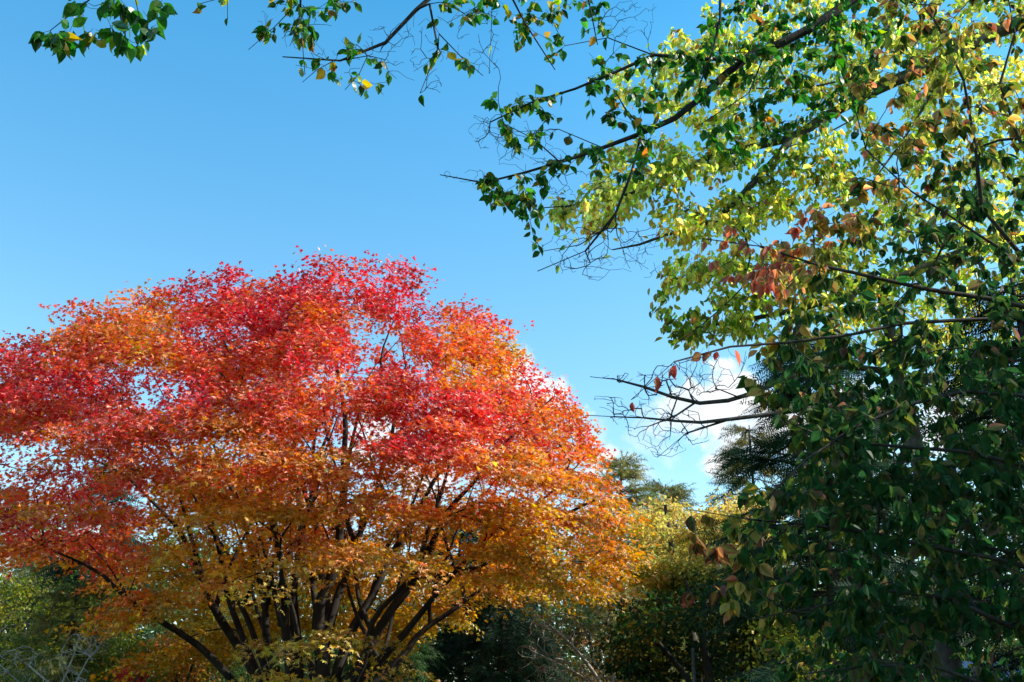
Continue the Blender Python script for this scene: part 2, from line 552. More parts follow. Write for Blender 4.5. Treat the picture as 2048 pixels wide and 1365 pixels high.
# ------------------------------------------------------------------ ground
def ground():
    xs = np.concatenate([np.linspace(-1500, -80, 12), np.linspace(-70, 70, 71), np.linspace(80, 1500, 12)])
    X, Yg = np.meshgrid(xs, xs + 25)
    Z = .12 * np.sin(X * .21 + 1) * np.cos(Yg * .17) + .06 * np.sin(X * .63 + Yg * .4)
    Z = np.where((abs(X) < 6) & (abs(Yg) < 6), Z * .3, Z)
    k = len(xs); V = np.stack([X, Yg, Z], -1).reshape(-1, 3)
    i, j = np.meshgrid(np.arange(k - 1), np.arange(k - 1), indexing='ij')
    a = (i * k + j).ravel()
    q = np.stack([a, a + 1, a + k + 1, a + k], -1)
    m = bpy.data.materials.new('lawn'); m.use_nodes = True
    nt = m.node_tree; N, L = nt.nodes, nt.links; b = N['Principled BSDF']; b.inputs['Roughness'].default_value = .95
    tc = N.new('ShaderNodeTexCoord')
    n1 = N.new('ShaderNodeTexNoise'); n1.inputs['Scale'].default_value = .9; n1.inputs['Detail'].default_value = 10
    n2 = N.new('ShaderNodeTexNoise'); n2.inputs['Scale'].default_value = 18; n2.inputs['Detail'].default_value = 6
    L.new(tc.outputs['Object'], n1.inputs['Vector']); L.new(tc.outputs['Object'], n2.inputs['Vector'])
    r1 = N.new('ShaderNodeValToRGB'); r1.color_ramp.elements[0].color = (.035, .055, .015, 1); r1.color_ramp.elements[1].color = (.07, .085, .025, 1)
    r2 = N.new('ShaderNodeValToRGB'); r2.color_ramp.elements[0].position = .56; r2.color_ramp.elements[1].position = .62
    r2.color_ramp.elements[0].color = (0, 0, 0, 1)
    L.new(n1.outputs['Fac'], r1.inputs['Fac']); L.new(n2.outputs['Fac'], r2.inputs['Fac'])
    mx = N.new('ShaderNodeMix'); mx.data_type = 'RGBA'; L.new(r2.outputs[0], mx.inputs[0]); L.new(r1.outputs[0], mx.inputs[6])
    mx.inputs[7].default_value = (.16, .07, .02, 1)
    L.new(mx.outputs[2], b.inputs['Base Color'])
    o = mesh_obj('ground', V, q.ravel(), np.full(len(q), 4), m, smooth=True)
    set_props(o, kind='structure')


ground()

def line(pts, d0, d1):
    q = np.linspace(d0, d1, len(pts))
    return np.array([P(x, y, d) for (x, y), d in zip(pts, q)])


# ------------------------------------------------------------------ the red maple
D_M = 16.0
MAPLE_POLY = [(-90, 900), (-60, 760), (0, 705), (40, 690), (105, 695), (125, 645), (180, 628), (250, 605), (275, 588), (330, 608), (400, 575),
              (455, 550), (500, 572), (560, 562), (605, 555), (615, 538), (650, 520), (690, 535), (740, 550), (800, 555), (838, 575),
              (825, 600), (780, 625), (770, 660), (800, 655), (850, 625), (910, 618), (960, 636), (1005, 668), (1035, 705), (1040, 750), (1075, 775), (1130, 775),
              (1160, 815), (1170, 860), (1195, 880), (1185, 905), (1215, 965), (1232, 1000), (1228, 1060), (1245, 1130), (1230, 1190),
              (1215, 1225), (1130, 1212), (1060, 1212), (980, 1215), (900, 1215), (840, 1150), (740, 1120), (640, 1110), (560, 1120), (440, 1165), (380, 1200),
              (330, 1220), (260, 1215), (210, 1220), (230, 1150), (110, 1110), (60, 1130), (-60, 1150), (-110, 1060)]


def maple():
    base = P(630, 1738, D_M); base[2] = 0
    root = empty('maple_tree', base, 'large spreading maple with red, orange and golden autumn leaves on many dark stems', 'tree')
    T = Tree()
    stems = [  # photo trace, depth offset at the end, radii
        ([(590, 1740), (480, 1365), (400, 1300), (330, 1250), (270, 1205), (215, 1160), (150, 1125), (90, 1090)], -1.6, .085, .03),
        ([(600, 1740), (535, 1400), (470, 1290), (430, 1220), (405, 1170), (380, 1120), (330, 1030), (250, 950), (150, 890)], -1.0, .11, .025),
        ([(605, 1740), (530, 1365), (490, 1290), (465, 1210), (450, 1165), (420, 1050), (370, 930), (280, 820)], 1.2, .095, .025),
        ([(610, 1740), (545, 1365), (512, 1290), (485, 1215), (468, 1170), (440, 1080), (330, 900), (200, 760)], 2.4, .085, .02),
        ([(615, 1740), (555, 1365), (537, 1280), (537, 1200), (525, 1160), (500, 1090), (465, 980), (400, 830), (330, 700)], -.2, .10, .02),
        ([(620, 1740), (590, 1365), (578, 1260), (582, 1200), (600, 1120), (605, 1050), (600, 950), (575, 820), (520, 680)], .6, .13, .02),
        ([(625, 1740), (575, 1365), (562, 1250), (558, 1180), (552, 1100), (530, 960), (470, 780), (440, 640)], -1.8, .11, .02),
        ([(635, 1740), (640, 1365), (645, 1250), (658, 1160), (668, 1060), (690, 950), (690, 800), (660, 650), (650, 560)], 0, .16, .02),
        ([(640, 1740), (660, 1365), (668, 1250), (680, 1170), (710, 1090), (760, 970), (795, 840), (760, 700), (800, 610)], 1.3, .12, .02),
        ([(645, 1740), (680, 1365), (705, 1270), (745, 1185), (800, 1090), (835, 1030), (900, 900), (950, 760), (920, 660)], 1.0, .12, .02),
        ([(650, 1740), (690, 1380), (750, 1275), (815, 1180), (842, 1120), (870, 1060), (960, 950), (1060, 840), (1110, 790)], -.9, .12, .022),
        ([(655, 1740), (700, 1400), (760, 1330), (815, 1260), (860, 1200), (910, 1145), (980, 1080), (1090, 980), (1170, 900)], -1.7, .10, .022),
        ([(660, 1740), (715, 1400), (790, 1320), (860, 1250), (930, 1200), (1010, 1165), (1100, 1140), (1190, 1120)], 1.6, .09, .022),
        ([(632, 1740), (640, 1365), (655, 1260), (640, 1150), (620, 1010), (640, 850), (720, 720)], 3.0, .12, .02),
        ([(628, 1740), (622, 1400), (625, 1330), (600, 1260), (560, 1180), (560, 1080), (700, 980)], -2.8, .08, .018),
        ([(640, 1740), (670, 1420), (720, 1340), (770, 1230), (830, 1140), (900, 1040), (960, 1000)], -3.0, .09, .018),
    ]
    for k, (pts, dy, r0, r1) in enumerate(stems):
        n = len(pts); d = np.linspace(0, 1, n)
        W = np.array([P(x, y, D_M + dy * q ** 1.2) for (x, y), q in zip(pts, d)])
        W[0] = base + np.array(((pts[0][0] - 630) / 2010 * D_M * 1.4, rng.normal() * .12, -.15))
        if k in (14, 15): pass
        T.seed(W, np.linspace(r0 * .8, r1 * .4, n), k, step=.3, wob=.09)
        if 1 <= k <= 13:
            for f in (1, -1):
                q = rng.integers(2, 5); a = pts[q]; y0 = D_M + dy * (q / (n - 1)) ** 1.2
                sx = f * rng.uniform(40, 95); yy = f * rng.normal() * .8
                F = line([a, (a[0] + sx * .35, a[1] - 75), (a[0] + sx * .8, a[1] - 175), (a[0] + sx * 1.3, a[1] - 290)], y0, y0 + yy)
                T.seed(F, np.linspace(r0 * .42, .01, 4), k, par='near', step=.25, wob=.07)
    j = 10  # the bough leaving the right stem sideways
    W = np.array([P(x, y, D_M - .9 + q) for (x, y), q in zip([(832, 1145), (880, 1155), (940, 1140), (1000, 1110), (1060, 1070), (1120, 1035), (1190, 1000)], np.linspace(.2, -.8, 7))])
    T.seed(W, np.linspace(.055, .018, 7), len(stems), par='near')

    def keep(px, py):
        k = np.ones(len(px))
        k = np.where((px < 400) & (py > 760) & (py < 970), .85, k)
        k = np.where((px > 640) & (px < 860) & (py > 930) & (py < 1010), .5, k)
        k = np.where((px > 900) & (px < 1080) & (py > 960) & (py < 1010), .5, k)
        k = np.where((px > 640) & (px < 740) & (py > 830) & (py < 930), .45, k)
        k = np.where((px < 420) & (py > 1000), .7, k)
        k = np.where((px > 400) & (px < 960) & (py > 1040), .35, k)
        k = np.where((px > 690) & (px < 850) & (py < 640), .45, k)
        k = np.where((px > 700) & (px < 800) & (py > 640) & (py < 690), .3, k)
        return k
    c = sample_poly(MAPLE_POLY, 2950, D_M, 4.2, keep=keep, inset=26)
    c = c[~((c[:, 2] < D_M + .6) & (c[:, 0] > 410) & (c[:, 0] < 960) & (c[:, 1] > 1030) & (rng.random(len(c)) < .8))]
    c = c[~((c[:, 2] < D_M) & (c[:, 0] < 330) & (c[:, 1] > 1040) & (rng.random(len(c)) < .6))]
    w = PV(c[:, 0], c[:, 1], c[:, 2])
    w[:, 2] += .25 * np.hypot(w[:, 0] - base[0], w[:, 1] - base[1])   # tiers droop outward
    c = c[field(w, 1.9, .62, 4) + .5 * field(w, 4., 1.6, 5) > .06]
    edge = sample_poly(MAPLE_POLY, 2600, D_M, 2.6)
    _, ed = poly_mask(MAPLE_POLY, edge[:, 0], edge[:, 1])
    edge = edge[(ed < 22) & (edge[:, 1] < 1150)][:190]; edge[:, 1] += rng.normal(size=len(edge)) * 17 - 4
    print('clusters', len(c), len(edge))
    c = np.concatenate([c, edge])
    low = sample_poly([(470, 1290), (560, 1272), (640, 1262), (720, 1264), (800, 1282), (700, 1296), (600, 1300)], 6, D_M - 3.2, .8)
    low2 = sample_poly([(450, 1352), (560, 1340), (700, 1345), (860, 1350), (850, 1372), (460, 1372)], 7, D_M - 2.4, .8)
    lowl = sample_poly([(165, 1260), (230, 1200), (320, 1160), (360, 1190), (300, 1240), (220, 1265)], 14, D_M - 1.0, .8)
    lowl2 = sample_poly([(230, 1330), (300, 1270), (400, 1240), (440, 1290), (360, 1310), (280, 1345)], 14, D_M + 1.2, .8)
    back = sample_poly([(380, 1240), (400, 1100), (480, 1020), (640, 990), (800, 1000), (920, 1080), (940, 1230), (880, 1290), (760, 1300), (620, 1260), (480, 1330), (400, 1320)], 230, D_M + 3.2, 1.5)
    fore = sample_poly([(400, 1180), (440, 1120), (560, 1070), (700, 1080), (860, 1100), (900, 1180), (760, 1150), (620, 1140), (520, 1170), (440, 1230)], 14, D_M - 3.2, .8)
    c = np.concatenate([c, low, low2, lowl, lowl2, back, fore])
    tg = PV(c[:, 0], c[:, 1], c[:, 2])
    ends = T.grow(tg, step=.3, kang=.55, kpath=.10, jit=.05)
    T.finish(.0055, 2.35)
    for k, t in T.tubes().items():
        t.build('limb', B_MAPLE, root)
    # the collar of roots where the stems meet the ground
    tr = Tubes()
    tr.add([base + np.array((0, 0, z)) for z in (-.3, .1, .45, .8)], [.62, .5, .36, .2], 14)
    tr.build('trunk', B_MAPLE, root)
    # leaves in flattened sprays round every twig end
    ax = base + np.array((0, 0, 2.0))
    E = T.P[ends]; m = len(E)
    per = rng.integers(70, 125, m)
    idx = np.repeat(np.arange(m), per); n = len(idx)
    outw = E - ax; outw[:, 2] *= .25; outw = nrm(outw)
    tilt = rng.uniform(.12, .5, m)[:, None]
    pn = nrm(np.array((0, 0, 1.)) + outw * tilt + rng.normal(size=(m, 3)) * .12)
    pr = rng.uniform(.24, .56, m) * np.where(E[:, 2] > 5.6, .85, 1.05)
    thick = np.where(E[:, 2] > 5.6, .085, np.where(E[:, 2] < 3.8, .03, .045))
    a2 = nrm(np.cross(pn, outw + rng.normal(size=(m, 3)) * .35)); a1 = np.cross(a2, pn)   # a1 points outward along the spray
    th = rng.random(n) * 2 * math.pi; rr = np.sqrt(rng.random(n))
    # each spray is split into a few fingers so its edge is ragged
    lobes = 1 + .35 * np.cos(th * 5 + idx * 1.7)
    rad = (a1[idx] * np.cos(th)[:, None] * 1.25 + a2[idx] * np.sin(th)[:, None] * .7)
    pos = E[idx] + rad * (rr * lobes * pr[idx])[:, None] + pn[idx] * (rng.normal(size=n) * thick[idx] - .12 * rr ** 2)[:, None]
    yd = rad * .8 + outw[idx] * .5 + rng.normal(size=(n, 3)) * .55 + np.array((0, 0, -.35))
    zd = pn[idx] + rng.normal(size=(n, 3)) * .42
    px, py = px_of(pos)
    cl = rng.normal(size=m)
    # ripening: tips and sunny top red, lower and inner leaves gold
    inner = 1 - np.clip(np.abs(pos[:, 1] - D_M) / 3.5, 0, 1)
    h = (py - 610) / 620 + (cl * .13 + field(E, 1.6, .9, 9) * .17)[idx] + rng.normal(size=n) * .11
    h += np.where(px < 260, -.06, 0) + np.where((px > 880) & (px < 1040) & (py < 780), .3, 0) + np.where((px < 360) & (px > 80) & (py < 740), .28, 0)
    h += np.where((px < 420) & (py > 690) & (py < 960), -.16, 0) + np.where((px < 300) & (py > 960), -.34, 0)
    h += -.30 * np.exp(-(((px - 880) / 200) ** 2 + ((py - 830) / 90) ** 2)) - .15 * np.exp(-(((px - 1230) / 70) ** 2 + ((py - 1080) / 140) ** 2))
    tone = lerp_cols([(-.25, (.58, .03, .045)), (.1, (.68, .075, .065)), (.3, (.74, .15, .05)), (.5, (.74, .24, .04)), (.72, (.68, .33, .03)), (.95, (.58, .36, .03)), (1.3, (.44, .32, .035))], h)
    tone = tone * jitter_col((1, 1, 1), n, .24) * np.exp(rng.normal(size=m) * .16)[idx][:, None]
    leaves('crown', STAR, pos, yd, zd, rng.uniform(.042, .088, n), tone, M_MAPLE, root)
    print('maple leaves', n, 'nodes', len(T.pos))


maple()


# ------------------------------------------------------------------ near trees built bough by bough
def hang_leaves(T, per_m, rmax, g, gap=.06, mask=None, pair=True):
    """leaf stations along thin twigs: returns pos, twig direction, limb"""
    par = np.array(T.par); i = np.where((par >= 0) & (T.r < rmax))[0]
    a = T.P[par[i]]; b = T.P[i]; L = np.linalg.norm(b - a, axis=1)
    if mask is not None:
        w = mask(b)
    else:
        w = np.ones(len(i))
    n = g.poisson(L * per_m * w)
    k = np.repeat(np.arange(len(i)), n); u = g.random(len(k))[:, None]
    pos = a[k] * (1 - u) + b[k] * u
    return pos, nrm(b - a)[k], np.array([T.limb[q] for q in i])[k]


def boughs(T, root, bark, part, leafset, mat, tpl=OVATE):
    """one part per bough, its leaves a sub-part of it"""
    tubes = T.tubes()
    pos, yd, zd, size, tone, tone2, limb = leafset
    for k, t in tubes.items():
        b = t.build(part, bark, root)
        s = limb == k
        if s.any():
            leaves('foliage', tpl, pos[s], yd[s], zd[s], size[s], tone[s], mat, b, tone2[s] if tone2 is not None else None, vary=True)


def trace(pts, rads=None):
    return np.array([P(x, y, d) for x, y, d in pts])


def overhanging():
    """the near tree whose dark boughs cross the top of the view; its trunk stands outside the frame on the right"""
    base = np.array((4.6, 5.6, 0.))
    root = empty('overhanging_tree', base, 'nearest tree, its dark boughs with deep green leaves crossing the top of the sky', 'tree')
    T = Tree()
    T.seed([base + np.array(v) for v in ((0, 0, -.1), (.05, 0, 1.5), (-.05, .1, 3.5), (-.1, .0, 5.5), (-.25, -.1, 7.2), (-.3, -.1, 8.4))], [.2, .17, .15, .13, .1, .07], 0)
    g0 = T.P if hasattr(T, 'P') else None
    A = [(1900, -130), (1790, -60), (1690, 10), (1600, 70), (1490, 118), (1430, 168), (1370, 225), (1290, 264), (1200, 298), (1120, 325), (1040, 348), (960, 366), (915, 358), (880, 350)]
    WA = line(A, 5.5, 4.9)
    top = base + np.array((-.26, -.1, 7.3))
    WA = np.concatenate([[top, (top + WA[0]) / 2 + np.array((0, 0, .35))], WA])
    T.seed(WA, [.052, .046, .041, .037, .032, .028, .026, .022, .019, .015, .012, .009, .007, .005, .0035, .0025], 1, par='near')
    subs = [([(1490, 118), (1440, 117), (1345, 118), (1305, 110), (1250, 135), (1190, 165), (1110, 190), (1030, 218), (980, 245)], 5.2, 5.0, .015, .004, 2),
            ([(1305, 110), (1260, 90), (1210, 75), (1165, 72), (1130, 92)], 5.12, 5.1, .006, .003, 2),
            ([(1283, 268), (1275, 310), (1258, 360), (1240, 410), (1210, 460), (1160, 510), (1110, 530), (1075, 543)], 5.1, 4.9, .011, .003, 3),
            ([(1215, 455), (1180, 482), (1130, 498), (1085, 503)], 4.97, 4.9, .005, .0025, 3),
            ([(1290, 262), (1262, 232), (1245, 212), (1228, 180)], 5.1, 5.2, .008, .003, 1),
            ([(1442, -60), (1442, 0), (1440, 40), (1432, 76), (1420, 120), (1400, 168)], 5.0, 4.9, .012, .005, 4),
            ([(1537, 90), (1532, 150), (1515, 168), (1470, 216), (1430, 246), (1390, 256)], 5.25, 5.1, .008, .003, 1),
            ([(1120, 325), (1085, 290), (1050, 268), (1008, 248)], 5.0, 4.9, .006, .003, 1),
            ([(1205, 296), (1160, 268), (1090, 258), (1020, 265)], 5.03, 5.0, .005, .002, 1)]
    for pts, d0, d1, r0, r1, k in subs:
        W = line(pts, d0, d1)
        if pts[0][1] < -20: W = np.concatenate([[WA[3] + np.array((0, 0, .05)), (WA[3] + W[0]) / 2 + np.array((0, 0, .25))], W])
        T.seed(W, np.linspace(r0, r1, len(W)), k, par='near')
    # a higher bough passes overhead above the frame and its twigs hang into it
    WH = np.concatenate([[base + np.array((-.3, -.1, 8.3))], line([(1500, -330), (1150, -250), (900, -200), (600, -190), (330, -150), (180, -110)], 5.2, 4.0)])
    T.seed(WH, np.linspace(.06, .012, len(WH)), 5, par='near')
    hang = [([(1050, -240), (930, -70), (862, -2), (790, 55), (765, 92), (735, 112), (700, 121), (640, 119), (565, 114)], 4.7, 4.5, .016, .003, 6),
            ([(859, 8), (878, 68), (872, 120), (862, 165), (840, 187)], 4.62, 4.6, .007, .0025, 6),
            ([(878, 68), (910, 90), (935, 140), (966, 152)], 4.6, 4.6, .004, .0022, 6),
            ([(640, -190), (600, -60), (594, 5), (605, 50), (613, 80), (615, 122), (610, 150)], 4.5, 4.5, .008, .0025, 7),
            ([(594, 8), (560, 45), (520, 78), (497, 100)], 4.5, 4.5, .004, .002, 7),
            ([(670, 121), (640, 138), (612, 150), (605, 165)], 4.5, 4.5, .003, .002, 6),
            ([(735, 112), (730, 135), (705, 160), (690, 180)], 4.52, 4.5, .003, .002, 6),
            ([(1020, -225), (1005, -40), (1030, 15), (1052, 50), (1085, 95), (1110, 140)], 4.9, 4.9, .009, .003, 8),
            ([(1010, -30), (970, 2), (935, 28), (895, 46)], 4.85, 4.7, .004, .002, 8),
            ([(985, -30), (982, 40), (984, 100), (978, 148)], 4.85, 4.7, .003, .002, 8),
            ([(1180, -240), (1160, -60), (1180, 0), (1165, 50), (1195, 90)], 5, 5, .007, .003, 8),
            ([(330, -150), (250, -60), (200, -15), (165, 10), (135, 35), (100, 62)], 4.1, 4.0, .007, .0025, 9),
            ([(300, -145), (262, -40), (270, 20), (284, 58)], 4.1, 4.0, .005, .002, 9),
            ([(290, -145), (228, -20), (238, 30), (250, 75)], 4.1, 4.05, .005, .002, 9),
            ([(480, -165), (455, -40), (468, 5), (455, 40)], 4.3, 4.3, .005, .002, 7),
            ([(455, -40), (430, 5), (400, 8)], 4.3, 4.3, .003, .002, 7)]
    for pts, d0, d1, r0, r1, k in hang:
        W = line(pts, d0, d1)
        T.seed(W, np.linspace(r0, r1, len(W)), k, par='near')
    nseed = len(T.pos)
    # twig ends: leafy ones, and bare drooping ones
    g = rng
    regs = [([(975, 190), (1040, 185), (1110, 170), (1130, 225), (1060, 300), (1010, 300), (985, 250)], 26, 5.0, .25),
            ([(950, 345), (1080, 330), (1090, 420), (1050, 450), (1000, 420), (955, 390)], 30, 4.95, .25),
            ([(1090, 300), (1230, 270), (1330, 230), (1300, 330), (1180, 360), (1100, 360)], 30, 5.05, .3),
            ([(1150, 120), (1320, 90), (1420, 100), (1420, 200), (1290, 250), (1180, 230)], 50, 5.1, .4),
            ([(1400, 40), (1480, -20), (1700, -20), (1720, 180), (1620, 320), (1500, 330), (1420, 300), (1380, 240)], 110, 5.3, .5),
            ([(1650, -60), (1800, -60), (1760, 180), (1700, 230)], 40, 5.5, .4),
            ([(1000, -30), (1120, -20), (1120, 60), (1090, 150), (1030, 100)], 22, 4.9, .2),
            ([(1110, -30), (1210, -20), (1230, 60), (1180, 110), (1120, 80)], 14, 5.0, .2),
            ([(620, 60), (720, 90), (800, 130), (800, 170), (700, 190), (660, 160), (640, 110)], 26, 4.5, .15),
            ([(480, 60), (560, 20), (640, 60), (640, 130), (600, 140), (540, 110)], 18, 4.5, .12),
            ([(520, -20), (740, -20), (700, 30), (640, 30), (560, 30)], 18, 4.5, .15),
            ([(840, 120), (920, 90), (970, 150), (900, 160), (845, 170)], 6, 4.6, .1),
            ([(800, -15), (980, -15), (1000, 60), (900, 60), (860, 20)], 12, 4.7, .15),
            ([(50, 60), (110, 0), (190, -20), (330, -20), (325, 60), (290, 105), (240, 95), (200, 80), (120, 95), (70, 100)], 46, 4.05, .15),
            ([(390, -10), (480, -30), (470, 10), (410, 20)], 5, 4.3, .08),
            # the part of the crown above the frame
            ([(1500, -300), (2300, -350), (2300, -60), (1750, -40), (1300, -40), (900, -150)], 30, 5.2, .8)]
    leafy = []
    for poly, n, d, h in regs:
        c = sample_poly(poly, n, d, h); leafy.append(PV(c[:, 0], c[:, 1], c[:, 2]))
    T.grow(np.concatenate(leafy), step=.1, kang=.5, kpath=.06, jit=.09, sag=.05)
    nleaf = len(T.pos)
    bare = [([(925, 230), (1010, 230), (1110, 260), (1130, 330), (1000, 330), (950, 300)], 150, 5.0, .25),
            ([(1080, 470), (1220, 440), (1330, 450), (1300, 540), (1180, 560), (1080, 545)], 170, 4.95, .25),
            ([(730, 60), (860, 20), (900, 120), (880, 190), (760, 130), (700, 120)], 90, 4.6, .15),
            ([(890, 20), (1000, 10), (1000, 140), (930, 150)], 55, 4.75, .15),
            ([(1180, 0), (1320, 0), (1300, 80), (1220, 90)], 50, 5.05, .15),
            ([(505, 20), (620, 20), (760, 110), (640, 140), (520, 60)], 45, 4.5, .1),
            ([(1030, 350), (1200, 340), (1240, 400), (1120, 410)], 60, 5.0, .2),
            ([(880, 340), (960, 340), (960, 390), (920, 385)], 14, 4.9, .05)]
    bt = []
    for poly, n, d, h in bare:
        c = sample_poly(poly, n, d, h); bt.append(PV(c[:, 0], c[:, 1], c[:, 2]))
    T.grow(np.concatenate(bt), step=.07, kang=.5, kpath=.05, jit=.12, sag=.02)
    T.finish(.0014, 2.7)
    # leaves sit on the twigs of the leafy targets
    is_leafy = np.zeros(len(T.pos)); is_leafy[nseed:nleaf] = 1.0; is_leafy[:nseed] = .12
    par = np.array(T.par)
    i = np.where((par >= 0) & (T.r < .006))[0]
    a, b = T.P[par[i]], T.P[i]; L = np.linalg.norm(b - a, axis=1)
    px, py = px_of(b)
    w = is_leafy[i] * np.where((px > 930) & (px < 1120) & (py > 165) & (py < 460), 1.6, 1) * np.where((px > 1200) & (py < 420), 1.4, 1) * np.where(px < 960, .85, 1.15) * np.where((px > 480) & (px < 1130) & (py < 110), 1.35, 1) * np.where((px < 360) & (py < 130), 1.3, 1.0) * np.where(py < -30, .7, 1)
    n = g.poisson(L * 33 * w); k = np.repeat(np.arange(len(i)), n); m = len(k)
    u = g.random(m)[:, None]
    pos = a[k] * (1 - u) + b[k] * u; tw = nrm(b - a)[k]
    yd = tw * .35 + g.normal(size=(m, 3)) * .45 + np.array((0, 0, -.85))
    pos = pos + nrm(yd) * .012
    zd = g.normal(size=(m, 3)) * .8 + np.array((.15, -.35, .5))
    ppx, ppy = px_of(pos)
    warm = np.where(ppx < 400, .08, np.where(ppx < 1150, .32, .12))
    t = g.random(m) < warm * .7
    tone = np.where(t[:, None], np.array((.22, .24, .03)), np.array((.035, .12, .022)))
    t2 = g.random(m) < np.where(ppx < 400, .01, .06)
    tone = np.where(t2[:, None], np.array((.26, .14, .04)), tone)
    tone = tone * jitter_col((1, 1, 1), m, .3)
    size = g.uniform(.04, .076, m) * np.where((ppx < 360) & (ppy < 140), 1.3, 1.0)
    limb = np.array([T.limb[q] for q in i])[k]
    boughs(T, root, B_OVER, 'bough', (pos, yd, zd, size, tone, tone * np.array((1.2, 1.15, 1.0)), limb), M_BROAD)
    print('overhang leaves', m)


overhanging()


def yellow_green():
    base = np.array((7.6, 9.6, 0.))
    root = empty('yellow_green_tree', base, 'tree behind the nearest boughs with thick mossy limbs and sunlit yellow-green leaves', 'tree')
    T = Tree()
    T.seed([base + np.array(v) for v in ((0, 0, -.1), (-.1, 0, 2.5), (-.25, -.1, 5.), (-.3, -.1, 7.4), (-.2, 0, 10.), (-.1, 0, 12.))], [.3, .26, .22, .19, .13, .08], 0)
    st = base + np.array((-.3, -.1, 7.0))
    B = line([(2200, -20), (2048, 42), (1960, 78), (1880, 125), (1790, 162), (1700, 207), (1640, 241), (1585, 275), (1545, 286), (1500, 296), (1440, 308), (1400, 322), (1360, 350), (1320, 370), (1270, 385), (1200, 402), (1130, 413), (1088, 416)], 9.2, 8.2)
    T.seed(np.concatenate([[st], B]), [.12, .10, .088, .082, .075, .067, .058, .052, .046, .038, .036, .03, .026, .022, .018, .014, .010, .007, .005], 1, par='near')
    subs = [([(1585, 275), (1540, 330), (1500, 372), (1460, 416), (1440, 436), (1390, 456), (1330, 471), (1270, 492), (1225, 500)], 8.6, 8.2, .042, .006, 2),
            ([(1800, -60), (1785, 20), (1775, 70), (1755, 115), (1745, 148), (1725, 200), (1705, 240), (1650, 268), (1560, 300)], 8.3, 8.3, .022, .006, 3),
            ([(1745, 150), (1690, 160), (1650, 170), (1590, 178), (1490, 176), (1420, 176)], 8.35, 8.2, .015, .005, 3),
            ([(1880, 128), (1860, 190), (1820, 260), (1770, 330), (1720, 400)], 8.9, 8.6, .02, .006, 1)]
    for pts, d0, d1, r0, r1, k in subs:
        W = line(pts, d0, d1)
        if k == 3 and pts[0][1] < -20: W = np.concatenate([[B[1] + np.array((0, 0, .1)), (B[1] + W[0]) / 2 + np.array((-.1, 0, .5))], W])
        T.seed(W, np.linspace(r0, r1, len(W)), k, par='near')
    # a lower limb behind the dogwood
    W = np.concatenate([[base + np.array((-.2, -.1, 4.6))], line([(2150, 470), (1950, 500), (1780, 560), (1690, 590), (1600, 618), (1520, 635), (1440, 648), (1370, 660)], 9.5, 9.0)])
    T.seed(W, np.linspace(.07, .008, len(W)), 4, par='near')
    W = line([(1690, 590), (1600, 560), (1500, 545), (1420, 540)], 9.3, 9.0)
    T.seed(W, np.linspace(.02, .006, len(W)), 4, par='near')
    W = line([(1480, 430), (1500, 500), (1490, 570), (1440, 620), (1350, 690)], 8.6, 8.6)
    T.seed(np.concatenate([[P(1483, 395, 8.5)], W]), np.linspace(.014, .004, 6), 2, par='near')
    regs = [([(1105, 405), (1200, 370), (1290, 340), (1400, 290), (1480, 270), (1540, 310), (1470, 350), (1380, 370), (1270, 430), (1210, 450), (1120, 460)], 130, 8.4, .5),
            ([(1200, 300), (1330, 260), (1420, 300), (1300, 360), (1180, 380)], 40, 8.6, .5),
            ([(1290, 620), (1340, 520), (1440, 470), (1560, 490), (1700, 470), (1760, 560), (1700, 700), (1500, 670), (1400, 690), (1340, 690), (1310, 650)], 230, 9.1, .7),
            ([(1700, 430), (1850, 330), (2070, 300), (2070, 720), (1760, 740), (1720, 560)], 170, 9.3, .8),
            ([(1330, 80), (1450, -10), (1700, -20), (1900, -20), (1860, 110), (1700, 190), (1560, 260), (1430, 280), (1340, 240), (1250, 200), (1230, 150)], 230, 8.8, .8),
            ([(1860, -20), (2080, -20), (2080, 320), (1850, 340), (1700, 400), (1690, 250), (1800, 200)], 170, 9.2, .8),
            ([(1440, 380), (1560, 330), (1680, 260), (1700, 400), (1600, 400), (1540, 460), (1420, 470)], 110, 8.5, .4),
            ([(1300, 430), (1420, 400), (1440, 470), (1330, 490)], 30, 8.4, .3),
            ([(1820, 640), (1990, 640), (1960, 780), (1850, 780)], 26, 9.6, .4),
            ([(1800, -300), (2400, -300), (2500, 0), (1900, -20)], 15, 9.2, 1.)]
    tg = []
    for poly, n, d, h in regs:
        c = sample_poly(poly, n, d, h); tg.append(PV(c[:, 0], c[:, 1], c[:, 2]))
    ns = len(T.pos)
    T.grow(np.concatenate(tg), step=.14, kang=.45, kpath=.05, jit=.07, sag=.03)
    nl = len(T.pos)
    c = sample_poly([(1250, 500), (1420, 470), (1400, 540), (1300, 570), (1230, 540)], 30, 8.4, .3)
    T.grow(PV(c[:, 0], c[:, 1], c[:, 2]), step=.1, kpath=.05, jit=.1)
    T.finish(.002, 2.15)
    fl = np.zeros(len(T.pos)); fl[ns:nl] = 1; fl[:ns] = .1
    par = np.array(T.par); g = rng
    i = np.where((par >= 0) & (T.r < .012))[0]
    a, b = T.P[par[i]], T.P[i]; L = np.linalg.norm(b - a, axis=1)
    n = g.poisson(L * 88 * fl[i]); k = np.repeat(np.arange(len(i)), n); m = len(k)
    u = g.random(m)[:, None]
    tw = nrm(b - a)[k]
    pos = a[k] * (1 - u) + b[k] * u + g.normal(size=(m, 3)) * .05
    yd = tw * .35 + g.normal(size=(m, 3)) * .5 + np.array((0, 0, -.8))
    zd = g.normal(size=(m, 3)) * .8 + np.array((.35, -.3, .45))
    px, py = px_of(pos)
    q = g.normal(size=m) * .22 + .5 + field(pos, 1.4, 1.0, 21) * .22 + np.where((px < 1300) & (py > 350), .3, 0) - np.where((px > 1440) & (px < 1720) & (py > 300) & (py < 480), .2, 0)
